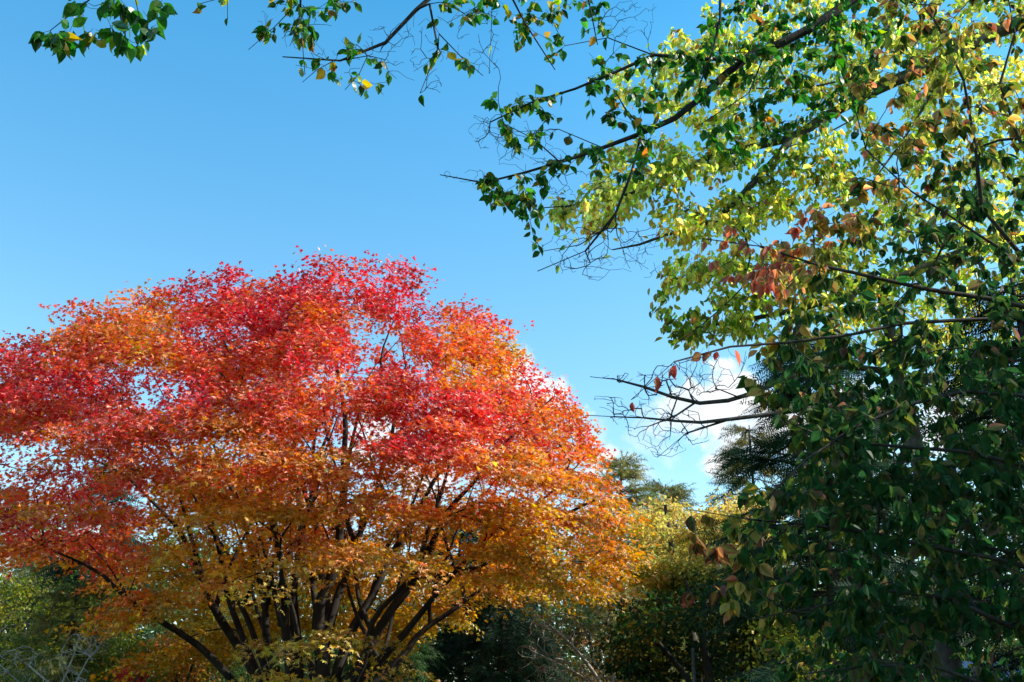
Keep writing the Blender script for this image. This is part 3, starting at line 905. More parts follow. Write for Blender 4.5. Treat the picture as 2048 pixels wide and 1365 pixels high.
    tone = lerp_cols([(0, (.10, .17, .025)), (.5, (.46, .49, .09)), (1, (.74, .66, .19))], q) * jitter_col((1, 1, 1), m, .28)
    br = g.random(m) < .03
    tone = np.where(br[:, None], np.array((.35, .16, .05)), tone)
    limb = np.array([T.limb[x] for x in i])[k]
    boughs(T, root, B_REAR, 'bough', (pos, yd, zd, g.uniform(.065, .1, m), tone, tone, limb), M_BROAD, SIMPLE)
    print('rear leaves', m)


yellow_green()


def dogwood():
    base = np.array((3.1, 4.4, 0.))
    root = empty('dogwood_tree', base, 'dogwood at the right edge, large drooping leaves turning from dark green to peach and red, light and shade painted into their tones', 'tree')
    T = Tree()
    trunk = [base + np.array(v) for v in ((0, 0, -.1), (.02, 0, 1.), (-.06, .02, 2.), (-.05, 0, 3.), (-.12, .0, 4.), (-.2, 0, 5.), (-.3, 0, 5.7))]
    T.seed(trunk, [.09, .075, .062, .05, .04, .028, .014], 0)

    def limb(pts, d0, d1, r0, r1, k):
        W = line(pts, d0, d1)
        q = np.array(trunk); z = W[0][2] - .12
        st = np.array([np.interp(z, q[:, 2], q[:, c]) for c in range(3)])
        W = np.concatenate([[st], W])
        T.seed(W, np.linspace(r0, r1, len(W)), k, par='near')
    L = [([(2150, 690), (2048, 640), (1950, 640), (1800, 648), (1755, 660), (1665, 675), (1500, 692), (1440, 696), (1365, 716), (1315, 746), (1262, 800)], 4.2, 3.6, .012, .0016),
         ([(2200, 1180), (2048, 1130), (1850, 1092), (1740, 1066), (1620, 1050), (1530, 1036), (1450, 1042), (1380, 1020)], 4.3, 3.7, .013, .002),
         ([(2200, 1320), (2048, 1262), (1960, 1230), (1880, 1190), (1780, 1180), (1650, 1210), (1500, 1240)], 4.2, 3.9, .016, .003),
         ([(2150, 640), (1990, 600), (1860, 580), (1780, 560), (1690, 546), (1610, 522), (1550, 502), (1470, 482), (1405, 478)], 4.3, 3.8, .016, .003),
         ([(2100, 520), (1990, 480), (1955, 330), (1945, 250), (1900, 90), (1840, 5), (1800, -50)], 4.3, 3.9, .014, .003),
         ([(2150, 480), (2048, 300), (2000, 170), (2030, 60), (2010, -40)], 4.3, 4.1, .014, .003),
         ([(2100, 560), (1990, 490), (1850, 400), (1750, 330), (1700, 180)], 4.4, 4.1, .012, .003),
         ([(2200, 960), (2048, 930), (1900, 900), (1750, 890), (1620, 870), (1560, 840)], 4.3, 3.8, .014, .003),
         ([(2150, 830), (1990, 780), (1850, 800), (1700, 860), (1600, 930), (1530, 1000)], 4.2, 3.7, .013, .003),
         ([(2250, 1480), (2048, 1400), (1900, 1340), (1750, 1330), (1600, 1350)], 4.3, 3.8, .014, .003)]
    for k, (pts, d0, d1, r0, r1) in enumerate(L): limb(pts, d0, d1, r0, r1, k + 1)
    regs = [([(1395, 480), (1450, 450), (1560, 425), (1640, 400), (1650, 560), (1560, 620), (1470, 560)], 30, 4.1, .45),
            ([(1560, 480), (1720, 400), (2080, 300), (2080, 700), (1640, 720), (1540, 640)], 75, 5.9, .8),
            ([(1540, 720), (1640, 680), (2080, 690), (2080, 1060), (1560, 1060), (1600, 880)], 170, 5.9, .8),
            ([(1540, 1030), (2080, 1000), (2080, 1420), (1560, 1420), (1520, 1200)], 200, 5.9, .8),
            ([(1600, 420), (1720, 360), (1820, 330), (2080, 260), (2080, 700), (1640, 720), (1560, 640)], 130, 4.3, .6),
            ([(1700, 200), (1740, 10), (1800, -30), (2080, -30), (2080, 330), (1900, 330), (1790, 330), (1740, 260)], 95, 4.1, .4),
            ([(1480, 690), (1640, 660), (2080, 680), (2080, 1000), (1640, 1010), (1580, 850), (1490, 770)], 210, 4.2, .5),
            ([(1430, 1010), (1560, 960), (1700, 900), (2080, 900), (2080, 1260), (1640, 1260), (1500, 1200), (1440, 1110)], 230, 4.2, .5),
            ([(1500, 1200), (1700, 1180), (2080, 1180), (2080, 1420), (1560, 1420), (1600, 1300)], 110, 4.2, .45),
            ([(1330, 1010), (1430, 1000), (1440, 1110), (1380, 1080)], 3, 3.7, .05),
            ([(1370, 1170), (1480, 1160), (1500, 1220), (1400, 1210)], 4, 3.8, .08),
            ([(1250, 790), (1320, 740), (1440, 690), (1500, 700), (1440, 740), (1330, 760)], 4, 3.6, .04)]
    tg = []
    for poly, n, d, h in regs:
        c = sample_poly(poly, n, d, h); tg.append(PV(c[:, 0], c[:, 1], c[:, 2]))
    ns = len(T.pos)
    ends = T.grow(np.concatenate(tg), step=.09, kang=.45, kpath=.05, jit=.07, sag=.02)
    T.finish(.0016, 2.2)
    g = rng
    fl = np.zeros(len(T.pos)); fl[ns:] = 1; fl[:ns] = .35
    par = np.array(T.par)
    i = np.where((par >= 0) & (T.r < .0045))[0]
    a, b = T.P[par[i]], T.P[i]; Ln = np.linalg.norm(b - a, axis=1)
    n = g.poisson(Ln * 22 * fl[i]); k = np.repeat(np.arange(len(i)), n)
    u = g.random(len(k))[:, None]
    pos = a[k] * (1 - u) + b[k] * u; tw = nrm(b - a)[k]; lim = np.array([T.limb[x] for x in i])[k]
    # a fan of leaves at each twig end
    e = np.repeat(np.array(ends), 5)
    pos = np.concatenate([pos, T.P[e]]); tw = np.concatenate([tw, np.array(T.dirv)[e]]); lim = np.concatenate([lim, np.array([T.limb[x] for x in e])])
    # the few dark red leaves left on the bare tip of the lowest twig hang one by one
    qx, qy = px_of(pos); ok = ~((qx < 1450) & (qy > 640) & (qy < 830)); pos, tw, lim = pos[ok], tw[ok], lim[ok]
    tips = [(1345, 728), (1352, 724), (1314, 747), (1309, 751), (1264, 798), (1425, 698), (1436, 698), (1406, 704), (1468, 694)]
    pos = np.concatenate([pos, [P(x, y, 3.62 + max(0, x - 1300) * .0009) for x, y in tips]])
    tw = np.concatenate([tw, np.tile([[-.4, 0, -.6]], (len(tips), 1))]); lim = np.concatenate([lim, np.full(len(tips), 1)])
    m = len(pos)
    yd = tw * .3 + g.normal(size=(m, 3)) * .42 + np.array((-.1, 0, -.85))
    pos = pos + nrm(yd) * .012
    zd = g.normal(size=(m, 3)) * .65 + np.array((.1, -.45, .55))
    px, py = px_of(pos)
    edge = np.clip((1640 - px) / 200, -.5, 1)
    red = edge * .5 + np.clip(-(py - 760 + .72 * (px - 1450)) / 200, -.12, .66) + np.where((py > 1000) & (px < 1560), .05, 0) + g.normal(size=m) * .28 - .12  # autumn turn, plus painted light: sunlit peach above a diagonal, shaded dark green below
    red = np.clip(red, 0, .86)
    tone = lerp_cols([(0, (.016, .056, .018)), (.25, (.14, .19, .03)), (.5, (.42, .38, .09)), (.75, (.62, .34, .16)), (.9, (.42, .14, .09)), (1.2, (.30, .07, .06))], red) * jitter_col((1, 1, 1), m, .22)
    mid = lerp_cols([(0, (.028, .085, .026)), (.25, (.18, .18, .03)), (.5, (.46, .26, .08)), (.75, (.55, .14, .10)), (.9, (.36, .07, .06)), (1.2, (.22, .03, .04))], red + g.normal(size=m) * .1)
    o1 = (g.random(m) < .08) & (red < .3); tone = np.where(o1[:, None], np.array((.10, .12, .04)) * jitter_col((1, 1, 1), m, .25), tone)
    mid = np.where(o1[:, None], np.array((.10, .07, .04)), mid)
    o2 = (g.random(m) < .06) & (red < .3); tone = np.where(o2[:, None], np.array((.16, .07, .06)) * jitter_col((1, 1, 1), m, .25), tone)
    far_out = (px < 1440) & (py > 640)
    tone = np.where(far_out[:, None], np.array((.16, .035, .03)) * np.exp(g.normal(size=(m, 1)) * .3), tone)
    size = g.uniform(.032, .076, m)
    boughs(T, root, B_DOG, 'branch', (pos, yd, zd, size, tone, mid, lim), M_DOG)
    print('dogwood leaves', m)


dogwood()


# ------------------------------------------------------------------ the rest of the wood
def base_of(px, Y):
    """ground point below photo column px (taken at the photo's lower edge) at distance Y"""
    p = P(px, 1365, Y); p[2] = 0
    return p


def conifer(name, label, px, top, Y, spread, kind, tone, group=None, droop=.35, z0=.08, nb=150, size=.5, per=16, lean=0, at=None):
    b = base_of(px, Y); tp = P(top[0], top[1], Y)
    if at is not None: tp = np.array(at, float); Y = tp[1]
    H = tp[2]; b = np.array((tp[0], Y, 0.))
    root = empty(name, b, label, 'tree', group)
    tr = Tubes()
    zz = np.linspace(-.1, H, 14)
    ax = np.stack([np.interp(zz, [0, H], [b[0], tp[0]]) + np.sin(zz * .9 + Y) * .05, np.full(14, Y) + np.cos(zz * .7) * .05, zz], -1)
    r0 = .016 * H + .03
    tr.add(ax, np.linspace(r0, .015, 14), 10)
    g = np.random.default_rng(int(px * 7 + Y * 31) % 100000)
    pos, yd, zd = [], [], []
    for k in range(nb):
        f = z0 + (1 - z0) * (k + g.random()) / nb
        f = min(f, .985)
        c = np.array([np.interp(f * H, zz, ax[:, q]) for q in range(3)])
        Lb = spread * ((1 - f) ** .75) * g.uniform(.55, 1.1) + .15
        az = g.random() * 2 * math.pi
        o = np.array((math.cos(az), math.sin(az), 0))
        up = g.normal() * .14 + .1 * f
        t = np.linspace(0, 1, 7)[:, None]
        pts = c + o * t * Lb + np.array((0, 0, 1)) * (up * t - droop * t ** 2 + .12 * droop * t ** 4) * Lb
        tr.add(pts, np.linspace(.010 + .008 * Lb, .004, 7), 4)
        nn = int(per * (Lb / spread + .25))
        u = .12 + .88 * g.random(nn)
        p = np.stack([np.interp(u, t[:, 0], pts[:, q]) for q in range(3)], -1)
        side = np.cross(o, (0, 0, 1.))
        s = np.sign(g.normal(size=nn))[:, None]
        d = o * g.uniform(.4, 1., (nn, 1)) + side * s * g.uniform(.1, .9, (nn, 1)) + np.array((0, 0, 1)) * (g.normal(size=(nn, 1)) * .2 - droop * g.uniform(.3, 1.4, (nn, 1)))
        pos.append(p); yd.append(d); zd.append(np.array((0, 0, 1.)) + g.normal(size=(nn, 3)) * .35)
        pos.append(pts[-1:]); yd.append((pts[-1] - pts[-2])[None]); zd.append(np.array([[0, 0, 1.]]))
    pos, yd, zd = np.concatenate(pos), np.concatenate(yd), np.concatenate(zd)
    tr.build('trunk', B_CON, root)
    n = len(pos)
    leaves('crown', TUFT if kind == 'larch' else SPRAY, pos, yd, zd, g.uniform(.6, 1.2, n) * size, jitter_col(tone, n, .22, g), M_NEEDLE, root)
    return root


def broadleaf(name, label, px, poly, Y, half, n, tones, group=None, leaf=.07, per=34, spread=.4, bark=None, stems=None, flat=.5, nsplit=1, cat='tree', tip=.006, extra=None, mat=None):
    b = base_of(px, Y)
    root = empty(name, b, label, cat, group)
    g = np.random.default_rng(int(px * 13 + Y * 17 + len(label)) % 100000)
    T = Tree()
    poly = np.asarray(poly, float)
    c = poly.mean(0); ctr = P(c[0], c[1], Y)
    H = P(c[0], poly[:, 1].min(), Y)[2]
    if stems is None:
        for q in range(nsplit):
            o = np.array(((q - (nsplit - 1) / 2) * .25, g.normal() * .2, 0))
            e = ctr + np.array((o[0] * 4 + g.normal() * .3, o[1] * 3, (H - ctr[2]) * .5))
            T.seed([b + o * .4 + np.array((0, 0, -.1)), b + o + (e - b - o) * .35 + g.normal(size=3) * .1, b + o + (e - b - o) * .7 + g.normal(size=3) * .15, e],
                   [.014 * H + .03, .011 * H + .02, .007 * H + .01, .02], q)
    else:
        for q, s in enumerate(stems):
            W = line(s[0], Y, Y + s[1]); W = np.concatenate([[np.array((W[0][0] + (b[0] - W[0][0]) * .6, Y, -.1))], W])
            T.seed(W, np.linspace(s[2], s[3], len(W)), q)
    s = sample_poly(poly, int(n * 1.9), Y, half, g, inset=4)
    w = PV(s[:, 0], s[:, 1], s[:, 2]); fv = field(w, 2.2, 1.0, int(Y * 10)); s = s[np.argsort(-fv)[:n]]; s = s[g.permutation(len(s))]
    if extra is not None: s = np.concatenate([s, extra(g)])
    ends = T.grow(PV(s[:, 0], s[:, 1], s[:, 2]), step=.35, kang=.5, kpath=.1, jit=.06)
    T.finish(tip, 2.3)
    tr = Tubes()
    for k, t in T.tubes().items():
        for V in t.V: pass
        tr.V += t.V; tr.L += [l + tr.n for l in t.L]; tr.S += t.S; tr.n += t.n
    tr.build('trunk', bark or B_BLUE, root)
    if per <= 0: return root
    E = T.P[ends]; m = len(E)
    cnt = g.integers(int(per * .6), int(per * 1.4) + 1, m); idx = np.repeat(np.arange(m), cnt); k = len(idx)
    d = g.normal(size=(k, 3)); d = nrm(d) * (g.random((k, 1)) ** .5)
    d[:, 2] *= flat
    pos = E[idx] + d * spread * g.uniform(.7, 1.3, m)[idx][:, None]
    yd = d + g.normal(size=(k, 3)) * .5 + np.array((0, 0, -.35)); zd = g.normal(size=(k, 3)) * .7 + np.array((0, 0, 1.))
    x, y = px_of(pos)
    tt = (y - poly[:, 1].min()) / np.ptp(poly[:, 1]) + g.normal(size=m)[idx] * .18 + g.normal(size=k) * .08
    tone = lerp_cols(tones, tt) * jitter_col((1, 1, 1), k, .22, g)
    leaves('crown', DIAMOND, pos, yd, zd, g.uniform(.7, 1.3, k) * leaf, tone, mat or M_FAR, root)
    return root


def bare_tree(name, label, root_pt, stems, targets, bark, cat='tree', tip=.003, step=.15, part='limb', group=None, e=2.2, jit=.05):
    root = empty(name, root_pt, label, cat, group)
    T = Tree()
    for k, (W, r0, r1, par) in enumerate(stems):
        T.seed(W, np.linspace(r0, r1, len(W)), k, par=par)
    T.grow(targets, step=step, kang=.5, kpath=.06, jit=jit)
    T.finish(tip, e)
    for k, t in T.tubes().items():
        t.build('trunk' if k == 0 else part, bark, root)
    return root


def pts_in(poly, n, Y, half):
    c = sample_poly(poly, n, Y, half); return PV(c[:, 0], c[:, 1], c[:, 2])


# bare limbs in front of the clouds, from a trunk hidden behind the dogwood
bx = P(1830, 900, 9.6)[0]
stems = [(np.array([(bx, 9.6, -.1), (bx, 9.6, 2.), (bx + .05, 9.6, 3.5), (bx - .05, 9.6, 5.2), (bx - .1, 9.6, 6.2)]), .13, .05, None),
         (np.concatenate([[(bx, 9.6, P(1700, 740, 9.5)[2])], line([(1640, 735), (1555, 765), (1480, 796), (1390, 806), (1330, 790), (1260, 765), (1220, 758), (1180, 754)], 9.4, 8.8)]), .034, .004, 'near'),
         (np.concatenate([[(bx, 9.6, P(1700, 800, 9.5)[2])], line([(1640, 815), (1560, 826), (1450, 840), (1375, 846), (1320, 838), (1250, 835), (1170, 831)], 9.3, 8.9)]), .03, .004, 'near'),
         (line([(1450, 842), (1390, 862), (1340, 880), (1315, 915)], 9.2, 9.0), .012, .003, 'near'),
         (line([(1390, 806), (1340, 838), (1320, 845)], 9.2, 9.0), .012, .004, 'near'),
         (line([(1480, 796), (1440, 780), (1405, 785)], 9.2, 9.0), .01, .004, 'near')]
tg = np.concatenate([pts_in([(1190, 750), (1290, 740), (1420, 700), (1460, 780), (1360, 800), (1280, 790)], 210, 9.0, .35),
                     pts_in([(1175, 790), (1300, 800), (1420, 830), (1420, 880), (1330, 920), (1290, 900), (1230, 850)], 230, 9.0, .35),
                     pts_in([(1400, 680), (1500, 690), (1480, 780), (1420, 780)], 24, 9.2, .3)])
bare_tree('bare_tree', 'bare tree reaching its leafless twigs in front of the low white cloud', (bx, 9.6, 0), stems, tg, B_BLUE, tip=.0026, step=.12, jit=.03, e=2.0)

# conifers on the right
conifer('spruce_tree', 'dark drooping spruce standing behind the dogwood at the edge of the cloud', 1650, (1605, 655), 13, 2.9, 'spruce', (.03, .075, .04), nb=230, size=.42, per=34, droop=.3)
conifer('larch_tree', 'olive larch between the dark spruce and the golden tree', 1510, (1500, 850), 28, 3.3, 'larch', (.19, .17, .045), nb=150, size=.6, per=30, droop=.2)
conifer('larch_tree', 'pale feathery larch just beyond the right side of the maple', 1245, (1238, 915), 25, 2.3, 'larch', (.27, .26, .08), nb=240, size=.45, per=26, droop=.0)
conifer('larch_tree', 'hazy olive larch rising behind the golden tree', 1335, (1330, 968), 30, 3.0, 'larch', (.22, .21, .07), nb=240, size=.55, per=28, droop=.05)
conifer('spruce_tree', 'spruce at the far right whose dark boughs show through the dogwood', 1990, (2010, 560), 8.5, 2.6, 'spruce', (.012, .035, .02), nb=190, size=.36, per=26, droop=.3)

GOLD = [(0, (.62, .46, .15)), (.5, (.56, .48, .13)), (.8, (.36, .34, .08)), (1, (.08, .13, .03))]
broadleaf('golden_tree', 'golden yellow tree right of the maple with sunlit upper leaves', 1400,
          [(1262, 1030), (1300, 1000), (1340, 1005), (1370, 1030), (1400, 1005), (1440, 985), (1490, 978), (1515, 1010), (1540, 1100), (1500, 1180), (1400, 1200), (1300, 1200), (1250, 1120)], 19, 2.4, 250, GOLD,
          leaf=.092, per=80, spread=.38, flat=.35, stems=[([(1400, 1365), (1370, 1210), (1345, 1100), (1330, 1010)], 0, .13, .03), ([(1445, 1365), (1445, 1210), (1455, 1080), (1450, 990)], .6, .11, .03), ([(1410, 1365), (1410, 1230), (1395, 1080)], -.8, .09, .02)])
broadleaf('understory_tree', 'shaded green tree in front of the golden one, a few amber leaves left', 1410,
          [(1225, 1250), (1270, 1200), (1350, 1175), (1420, 1150), (1540, 1130), (1620, 1200), (1620, 1420), (1240, 1420)], 15.5, 1.8, 190,
          [(0, (.03, .075, .02)), (.3, (.02, .06, .018)), (.45, (.05, .07, .018)), (.55, (.30, .20, .03)), (.63, (.02, .055, .018)), (1, (.025, .06, .02))], leaf=.085, per=74, bark=B_DOG, spread=.4, flat=.4,
          stems=[([(1420, 1365), (1400, 1260), (1370, 1160)], 0, .09, .02), ([(1480, 1365), (1470, 1240), (1500, 1150)], .4, .07, .02), ([(1380, 1365), (1320, 1290), (1280, 1240)], -.4, .06, .02)])
broadleaf('sunlit_bush', 'sunlit yellow-green bush low behind the dogwood', 1560,
          [(1450, 1330), (1490, 1270), (1560, 1240), (1640, 1270), (1680, 1330), (1700, 1440), (1450, 1440)], 12.5, .8, 70,
          [(0, (.38, .36, .05)), (1, (.2, .25, .04))], leaf=.06, per=40, spread=.3, flat=.7, cat='bush', nsplit=3)

# between the maple stems and the right
conifer('spruce_tree', 'dark spruce under the right of the maple, left of two straight trunks', 928, (925, 1010), 24, 3.4, 'spruce', (.02, .055, .028), nb=150, size=.62, per=24, droop=.45, z0=.2, group='pair of dark spruces under the maple')
conifer('spruce_tree', 'dark spruce under the right of the maple, right of two straight trunks', 1006, (1003, 1040), 22, 2.8, 'spruce', (.02, .055, .028), nb=140, size=.58, per=24, droop=.45, z0=.2, group='pair of dark spruces under the maple')
conifer('spruce_tree', 'bright green spruce seen between the right stems of the maple', 800, (800, 1180), 21, 2.6, 'spruce', (.04, .10, .03), nb=110, size=.55, per=22, droop=.5)
broadleaf('amber_bush', 'dull amber bush behind the grey bare shrub', 1120, [(1020, 1290), (1060, 1230), (1130, 1215), (1200, 1240), (1230, 1320), (1240, 1420), (1020, 1420)], 24, 1.4, 90,
          [(0, (.30, .17, .05)), (.5, (.2, .12, .04)), (1, (.10, .09, .03))], leaf=.07, per=34, spread=.4, cat='bush', nsplit=3)
g0 = base_of(1215, 19)
stems = [(np.concatenate([[g0 + (0, 0, -.1)], line([(1200, 1365), (1160, 1310), (1110, 1260), (1075, 1235)], 19, 18.6)]), .045, .012, None),
         (np.concatenate([[g0 + (.2, .1, -.1)], line([(1225, 1365), (1225, 1300), (1215, 1240), (1230, 1190)], 19, 19.3)]), .04, .012, None),
         (np.concatenate([[g0 + (-.1, -.1, -.1)], line([(1180, 1365), (1120, 1330), (1060, 1300)], 19, 18.5)]), .035, .012, None),
         (np.concatenate([[g0 + (.3, 0, -.1)], line([(1250, 1365), (1275, 1290), (1290, 1230)], 19, 19.5)]), .035, .012, None)]
bare_tree('bare_shrub', 'leafless shrub with long grey stems below the right end of the maple', g0, stems,
          pts_in([(1030, 1300), (1070, 1230), (1150, 1210), (1240, 1180), (1290, 1250), (1280, 1365), (1040, 1380)], 340, 19, 1.2), B_GREY, cat='shrub', tip=.006, step=.25, part='stem')

# left side
conifer('spruce_tree', 'dark green spruce behind the left side of the maple', 215, (222, 925), 26, 3.2, 'spruce', (.022, .06, .03), nb=190, size=.62, per=24, droop=.35)
broadleaf('hazy_yellow_tree', 'pale yellow tree on the skyline at the far left', 40, [(-80, 1040), (-20, 1005), (30, 998), (80, 1015), (110, 1060), (150, 1130), (150, 1250), (-80, 1250)], 34, 2.6, 150,
          [(0, (.36, .27, .09)), (.5, (.26, .23, .08)), (1, (.12, .14, .05))], leaf=.12, per=46, spread=.6, nsplit=2)
broadleaf('mixed_green_tree', 'shaded green tree low on the left, dotted with yellow leaves', 60, [(-60, 1180), (20, 1140), (120, 1150), (220, 1140), (270, 1200), (260, 1420), (-60, 1420)], 21, 2.0, 190,
          [(0, (.10, .15, .025)), (.35, (.30, .26, .03)), (.6, (.07, .12, .02)), (1, (.14, .14, .02))], leaf=.085, per=44, spread=.45, nsplit=3)
conifer('larch_tree', 'small light green larch between the maple and the shaded tree at left', 170, (160, 1165), 18.5, 1.6, 'larch', (.14, .18, .06), nb=90, size=.5, per=18, droop=.15)
conifer('larch_tree', 'tall thin larch glimpsed through the lower left of the maple', 130, (120, 1060), 30, 2.6, 'larch', (.20, .20, .07), nb=120, size=.7, per=18, droop=.2)
g1 = base_of(140, 13)
stems = [(np.concatenate([[g1 + (0, 0, -.1)], line([(125, 1365), (140, 1330), (155, 1290), (160, 1270)], 13, 12.8)]), .018, .005, None),
         (np.concatenate([[g1 + (-.1, 0, -.1)], line([(110, 1375), (70, 1345), (45, 1315), (30, 1300)], 13, 12.7)]), .016, .006, None),
         (np.concatenate([[g1 + (.05, .1, -.1)], line([(150, 1370), (175, 1320), (205, 1285)], 13, 13.3)]), .015, .006, None),
         (np.concatenate([[g1 + (-.15, .1, -.1)], line([(60, 1385), (20, 1350), (-10, 1320)], 13, 13.1)]), .015, .006, None)]
bare_tree('bare_shrub', 'leafless pale twiggy shrub in the lower left corner', g1, stems,
          pts_in([(-20, 1310), (40, 1285), (110, 1310), (150, 1260), (200, 1275), (220, 1290), (190, 1340), (160, 1400), (-20, 1400)], 330, 12.9, .6), B_GREY, cat='shrub', tip=.0035, step=.16, part='stem')
broadleaf('yellow_green_bush', 'bright yellow-green bush under the long left limb of the maple', 250, [(190, 1330), (230, 1270), (290, 1280), (330, 1330), (330, 1430), (180, 1430)], 19, 1.0, 70,
          [(0, (.20, .26, .04)), (1, (.12, .17, .03))], leaf=.07, per=40, spread=.36, cat='bush', nsplit=3)
broadleaf('small_orange_maple', 'small orange maple low behind the left limbs of the big maple', 340, [(260, 1320), (310, 1275), (380, 1280), (420, 1320), (400, 1380), (280, 1380)], 20.5, 1.0, 70,
          [(0, (.42, .14, .04)), (1, (.36, .2, .04))], leaf=.07, per=40, spread=.4, flat=.35, nsplit=2)
broadleaf('red_bush', 'little pink-red bush at the bottom edge left of the maple stems', 265, [(245, 1345), (265, 1335), (290, 1350), (290, 1400), (245, 1400)], 17.5, .4, 14,
          [(0, (.5, .06, .07)), (1, (.45, .08, .06))], leaf=.06, per=26, spread=.2, cat='bush', nsplit=2)
broadleaf('green_tree', 'mid green tree seen between the central stems of the maple', 590, [(480, 1240), (540, 1190), (640, 1180), (730, 1200), (760, 1280), (760, 1420), (470, 1420)], 27, 2.2, 170,
          [(0, (.10, .17, .05)), (.5, (.05, .11, .03)), (1, (.07, .11, .03))], leaf=.09, per=42, spread=.5, nsplit=2)
broadleaf('olive_tree_behind', 'olive green tree behind the left stems of the maple', 400, [(300, 1230), (360, 1160), (440, 1150), (500, 1200), (500, 1420), (300, 1420)], 29, 2.0, 140,
          [(0, (.16, .18, .05)), (.5, (.08, .12, .03)), (1, (.08, .11, .03))], leaf=.09, per=42, spread=.5, nsplit=2)

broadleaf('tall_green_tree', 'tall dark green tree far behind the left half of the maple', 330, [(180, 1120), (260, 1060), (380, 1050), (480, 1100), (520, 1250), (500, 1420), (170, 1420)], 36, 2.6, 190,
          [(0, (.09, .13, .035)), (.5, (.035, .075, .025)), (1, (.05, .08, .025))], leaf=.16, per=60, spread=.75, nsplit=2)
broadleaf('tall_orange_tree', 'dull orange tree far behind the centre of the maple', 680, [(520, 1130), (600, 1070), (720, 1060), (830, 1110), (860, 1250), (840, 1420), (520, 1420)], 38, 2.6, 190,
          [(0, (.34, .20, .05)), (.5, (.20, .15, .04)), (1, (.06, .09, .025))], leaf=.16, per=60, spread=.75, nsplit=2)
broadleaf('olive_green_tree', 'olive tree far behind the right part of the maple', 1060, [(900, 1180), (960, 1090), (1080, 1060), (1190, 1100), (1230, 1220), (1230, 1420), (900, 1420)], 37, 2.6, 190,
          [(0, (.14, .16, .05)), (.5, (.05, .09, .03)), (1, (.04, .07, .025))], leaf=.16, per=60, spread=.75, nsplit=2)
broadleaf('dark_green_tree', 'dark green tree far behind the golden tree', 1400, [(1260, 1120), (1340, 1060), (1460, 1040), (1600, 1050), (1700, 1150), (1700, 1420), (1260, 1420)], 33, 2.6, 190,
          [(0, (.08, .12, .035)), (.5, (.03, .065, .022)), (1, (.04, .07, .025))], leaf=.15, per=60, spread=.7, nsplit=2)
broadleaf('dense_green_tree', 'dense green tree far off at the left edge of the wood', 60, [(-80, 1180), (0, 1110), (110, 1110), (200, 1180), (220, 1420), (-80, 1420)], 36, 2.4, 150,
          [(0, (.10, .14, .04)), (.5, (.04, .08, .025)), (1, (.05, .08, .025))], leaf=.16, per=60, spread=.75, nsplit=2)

broadleaf('dark_thicket_tree', 'dark green thicket tree with yellow specks right behind the dogwood', 1850, [(1600, 900), (1700, 800), (1850, 760), (2090, 720), (2090, 1420), (1570, 1420), (1560, 1150)], 16, 1.6, 330,
          [(0, (.05, .09, .02)), (.3, (.02, .055, .018)), (.55, (.12, .13, .02)), (.7, (.02, .05, .018)), (1, (.20, .20, .03))], leaf=.09, per=64, spread=.42, nsplit=3, bark=B_DOG)

# tall evergreens just outside the frame on the right keep the lower dogwood in shade
for k, (x, y, h, lab) in enumerate([(6.6, 4.2, 6.5, 'dense fir outside the right edge, nearest the dogwood'), (7.6, 2.4, 7.1, 'dense fir outside the right edge, second from the dogwood')]):
    conifer('fir_tree', lab, 3000 + k * 50, (0, 0), y, 2.5, 'spruce', (.02, .05, .025), nb=330, size=.5, per=40, droop=.3, z0=.03, group='firs beside the dogwood', at=(x, y, h))


def distant_woods():
    """the far wood that closes the view under the crowns"""
    g = np.random.default_rng(5)
    n = 90000
    x = g.uniform(-60, 70, n); y = g.uniform(42, 58, n)
    top = 8.0 + 1.5 * np.sin(x * .35 + 1) + 1.1 * np.sin(x * .9 + y) + np.abs(np.sin(x * 2.3)) * .8
    z = top * g.random(n) ** .7
    pos = np.stack([x, y, z], -1)
    kind = np.sin(x * .5 + 2) + .5 * np.sin(x * 1.3 + y * .6) + g.normal(size=n) * .35
    tone = lerp_cols([(-1.2, (.03, .07, .03)), (-.2, (.07, .11, .035)), (.5, (.16, .17, .05)), (1.2, (.26, .19, .06))], kind) * jitter_col((1, 1, 1), n, .2, g)
    o = leaves('distant_woods', DIAMOND, pos, g.normal(size=(n, 3)), g.normal(size=(n, 3)) + np.array((0, 0, .6)), g.uniform(.25, .5, n), tone, M_FAR, None)
    set_props(o, 'band of distant mixed woodland closing the view under the crowns', None, None, 'stuff')


distant_woods()


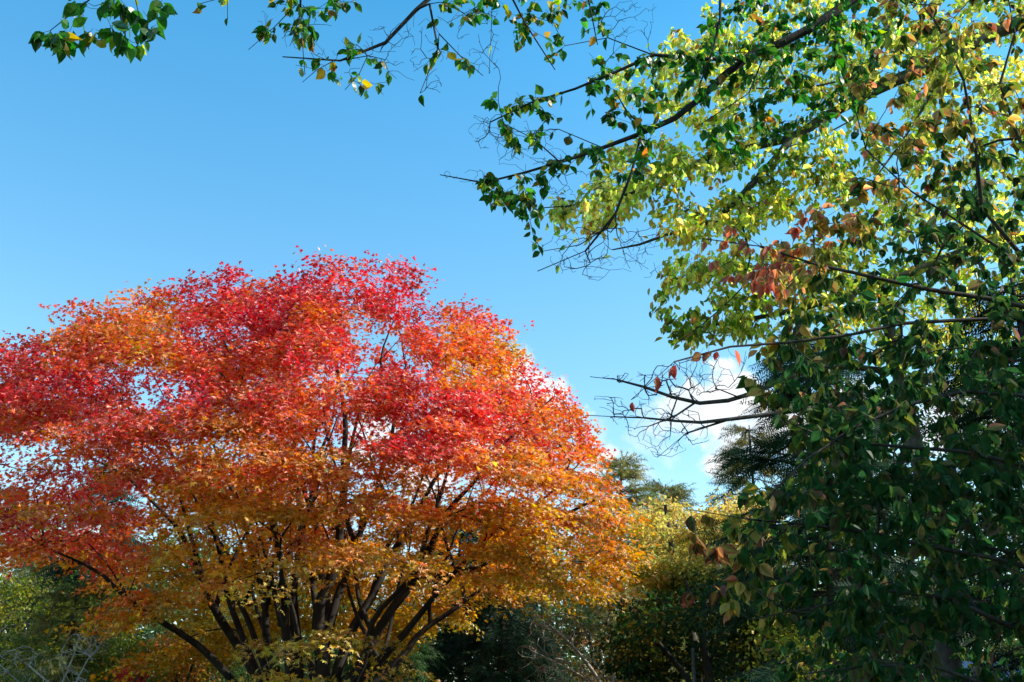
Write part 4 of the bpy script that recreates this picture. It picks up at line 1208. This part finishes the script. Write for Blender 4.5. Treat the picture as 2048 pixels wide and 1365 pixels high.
def hut():
    c = P(2075, 1330, 9.5)
    root = empty('garden_hut', (c[0] + 1.0, 10.3, 0), 'small hut with a dark blue metal roof at the lower right corner', 'hut')
    o = np.array((c[0] + 1.0, 10.3, 0.))
    mw = bark_mat('hut_boards', (.03, .028, .025), (.06, .055, .05), 20)
    m = bpy.data.materials.new('blue_roof'); m.use_nodes = True
    b = m.node_tree.nodes['Principled BSDF']; b.inputs['Base Color'].default_value = (.02, .06, .14, 1); b.inputs['Roughness'].default_value = .45; b.inputs['Metallic'].default_value = .2

    def boxes(L):
        V, Lp, S, n = [], [], [], 0
        for lo, hi in L:
            x0, y0, z0 = lo; x1, y1, z1 = hi
            V += [(x0, y0, z0), (x1, y0, z0), (x1, y1, z0), (x0, y1, z0), (x0, y0, z1), (x1, y0, z1), (x1, y1, z1), (x0, y1, z1)]
            for f in ((0, 3, 2, 1), (4, 5, 6, 7), (0, 1, 5, 4), (1, 2, 6, 5), (2, 3, 7, 6), (3, 0, 4, 7)): Lp += [n + q for q in f]; S.append(4)
            n += 8
        return np.array(V, float), Lp, S
    V, Lp, S = boxes([((-1.4, -.9, -.05), (1.4, .9, 1.75))])
    mesh_obj('wall', V + o, Lp, S, mw, root)
    # gabled roof of seamed metal
    V, Lp, S = [], [], []
    for s in (-1, 1):
        n = len(V)
        V += [(-1.6, s * 1.1, 1.70), (1.6, s * 1.1, 1.70), (1.6, 0, 2.38), (-1.6, 0, 2.38), (-1.6, s * 1.1, 1.64), (1.6, s * 1.1, 1.64), (1.6, 0, 2.32), (-1.6, 0, 2.32)]
        for f in ((0, 1, 2, 3), (4, 7, 6, 5), (0, 4, 5, 1), (1, 5, 6, 2), (3, 7, 4, 0)): Lp += [n + q for q in f]; S.append(4)
        for k in range(9):
            x = -1.55 + k * .385
            n = len(V)
            for dx, dz in ((0, .003), (.03, .003), (.03, .035), (0, .035)):
                V += [(x + dx, s * 1.1, 1.70 + dz), (x + dx, s * .02, 2.37 + dz)]
            for f in ((0, 2, 3, 1), (2, 4, 5, 3), (4, 6, 7, 5), (6, 0, 1, 7), (0, 6, 4, 2)): Lp += [n + q for q in f]; S.append(4)
    mesh_obj('roof', np.array(V, float) + o, Lp, S, m, root)
    V, Lp, S = boxes([((-.95, -.94, 0), (-.15, -.9, 1.6))])
    d = mesh_obj('door', V + o, Lp, S, mw, root)


hut()
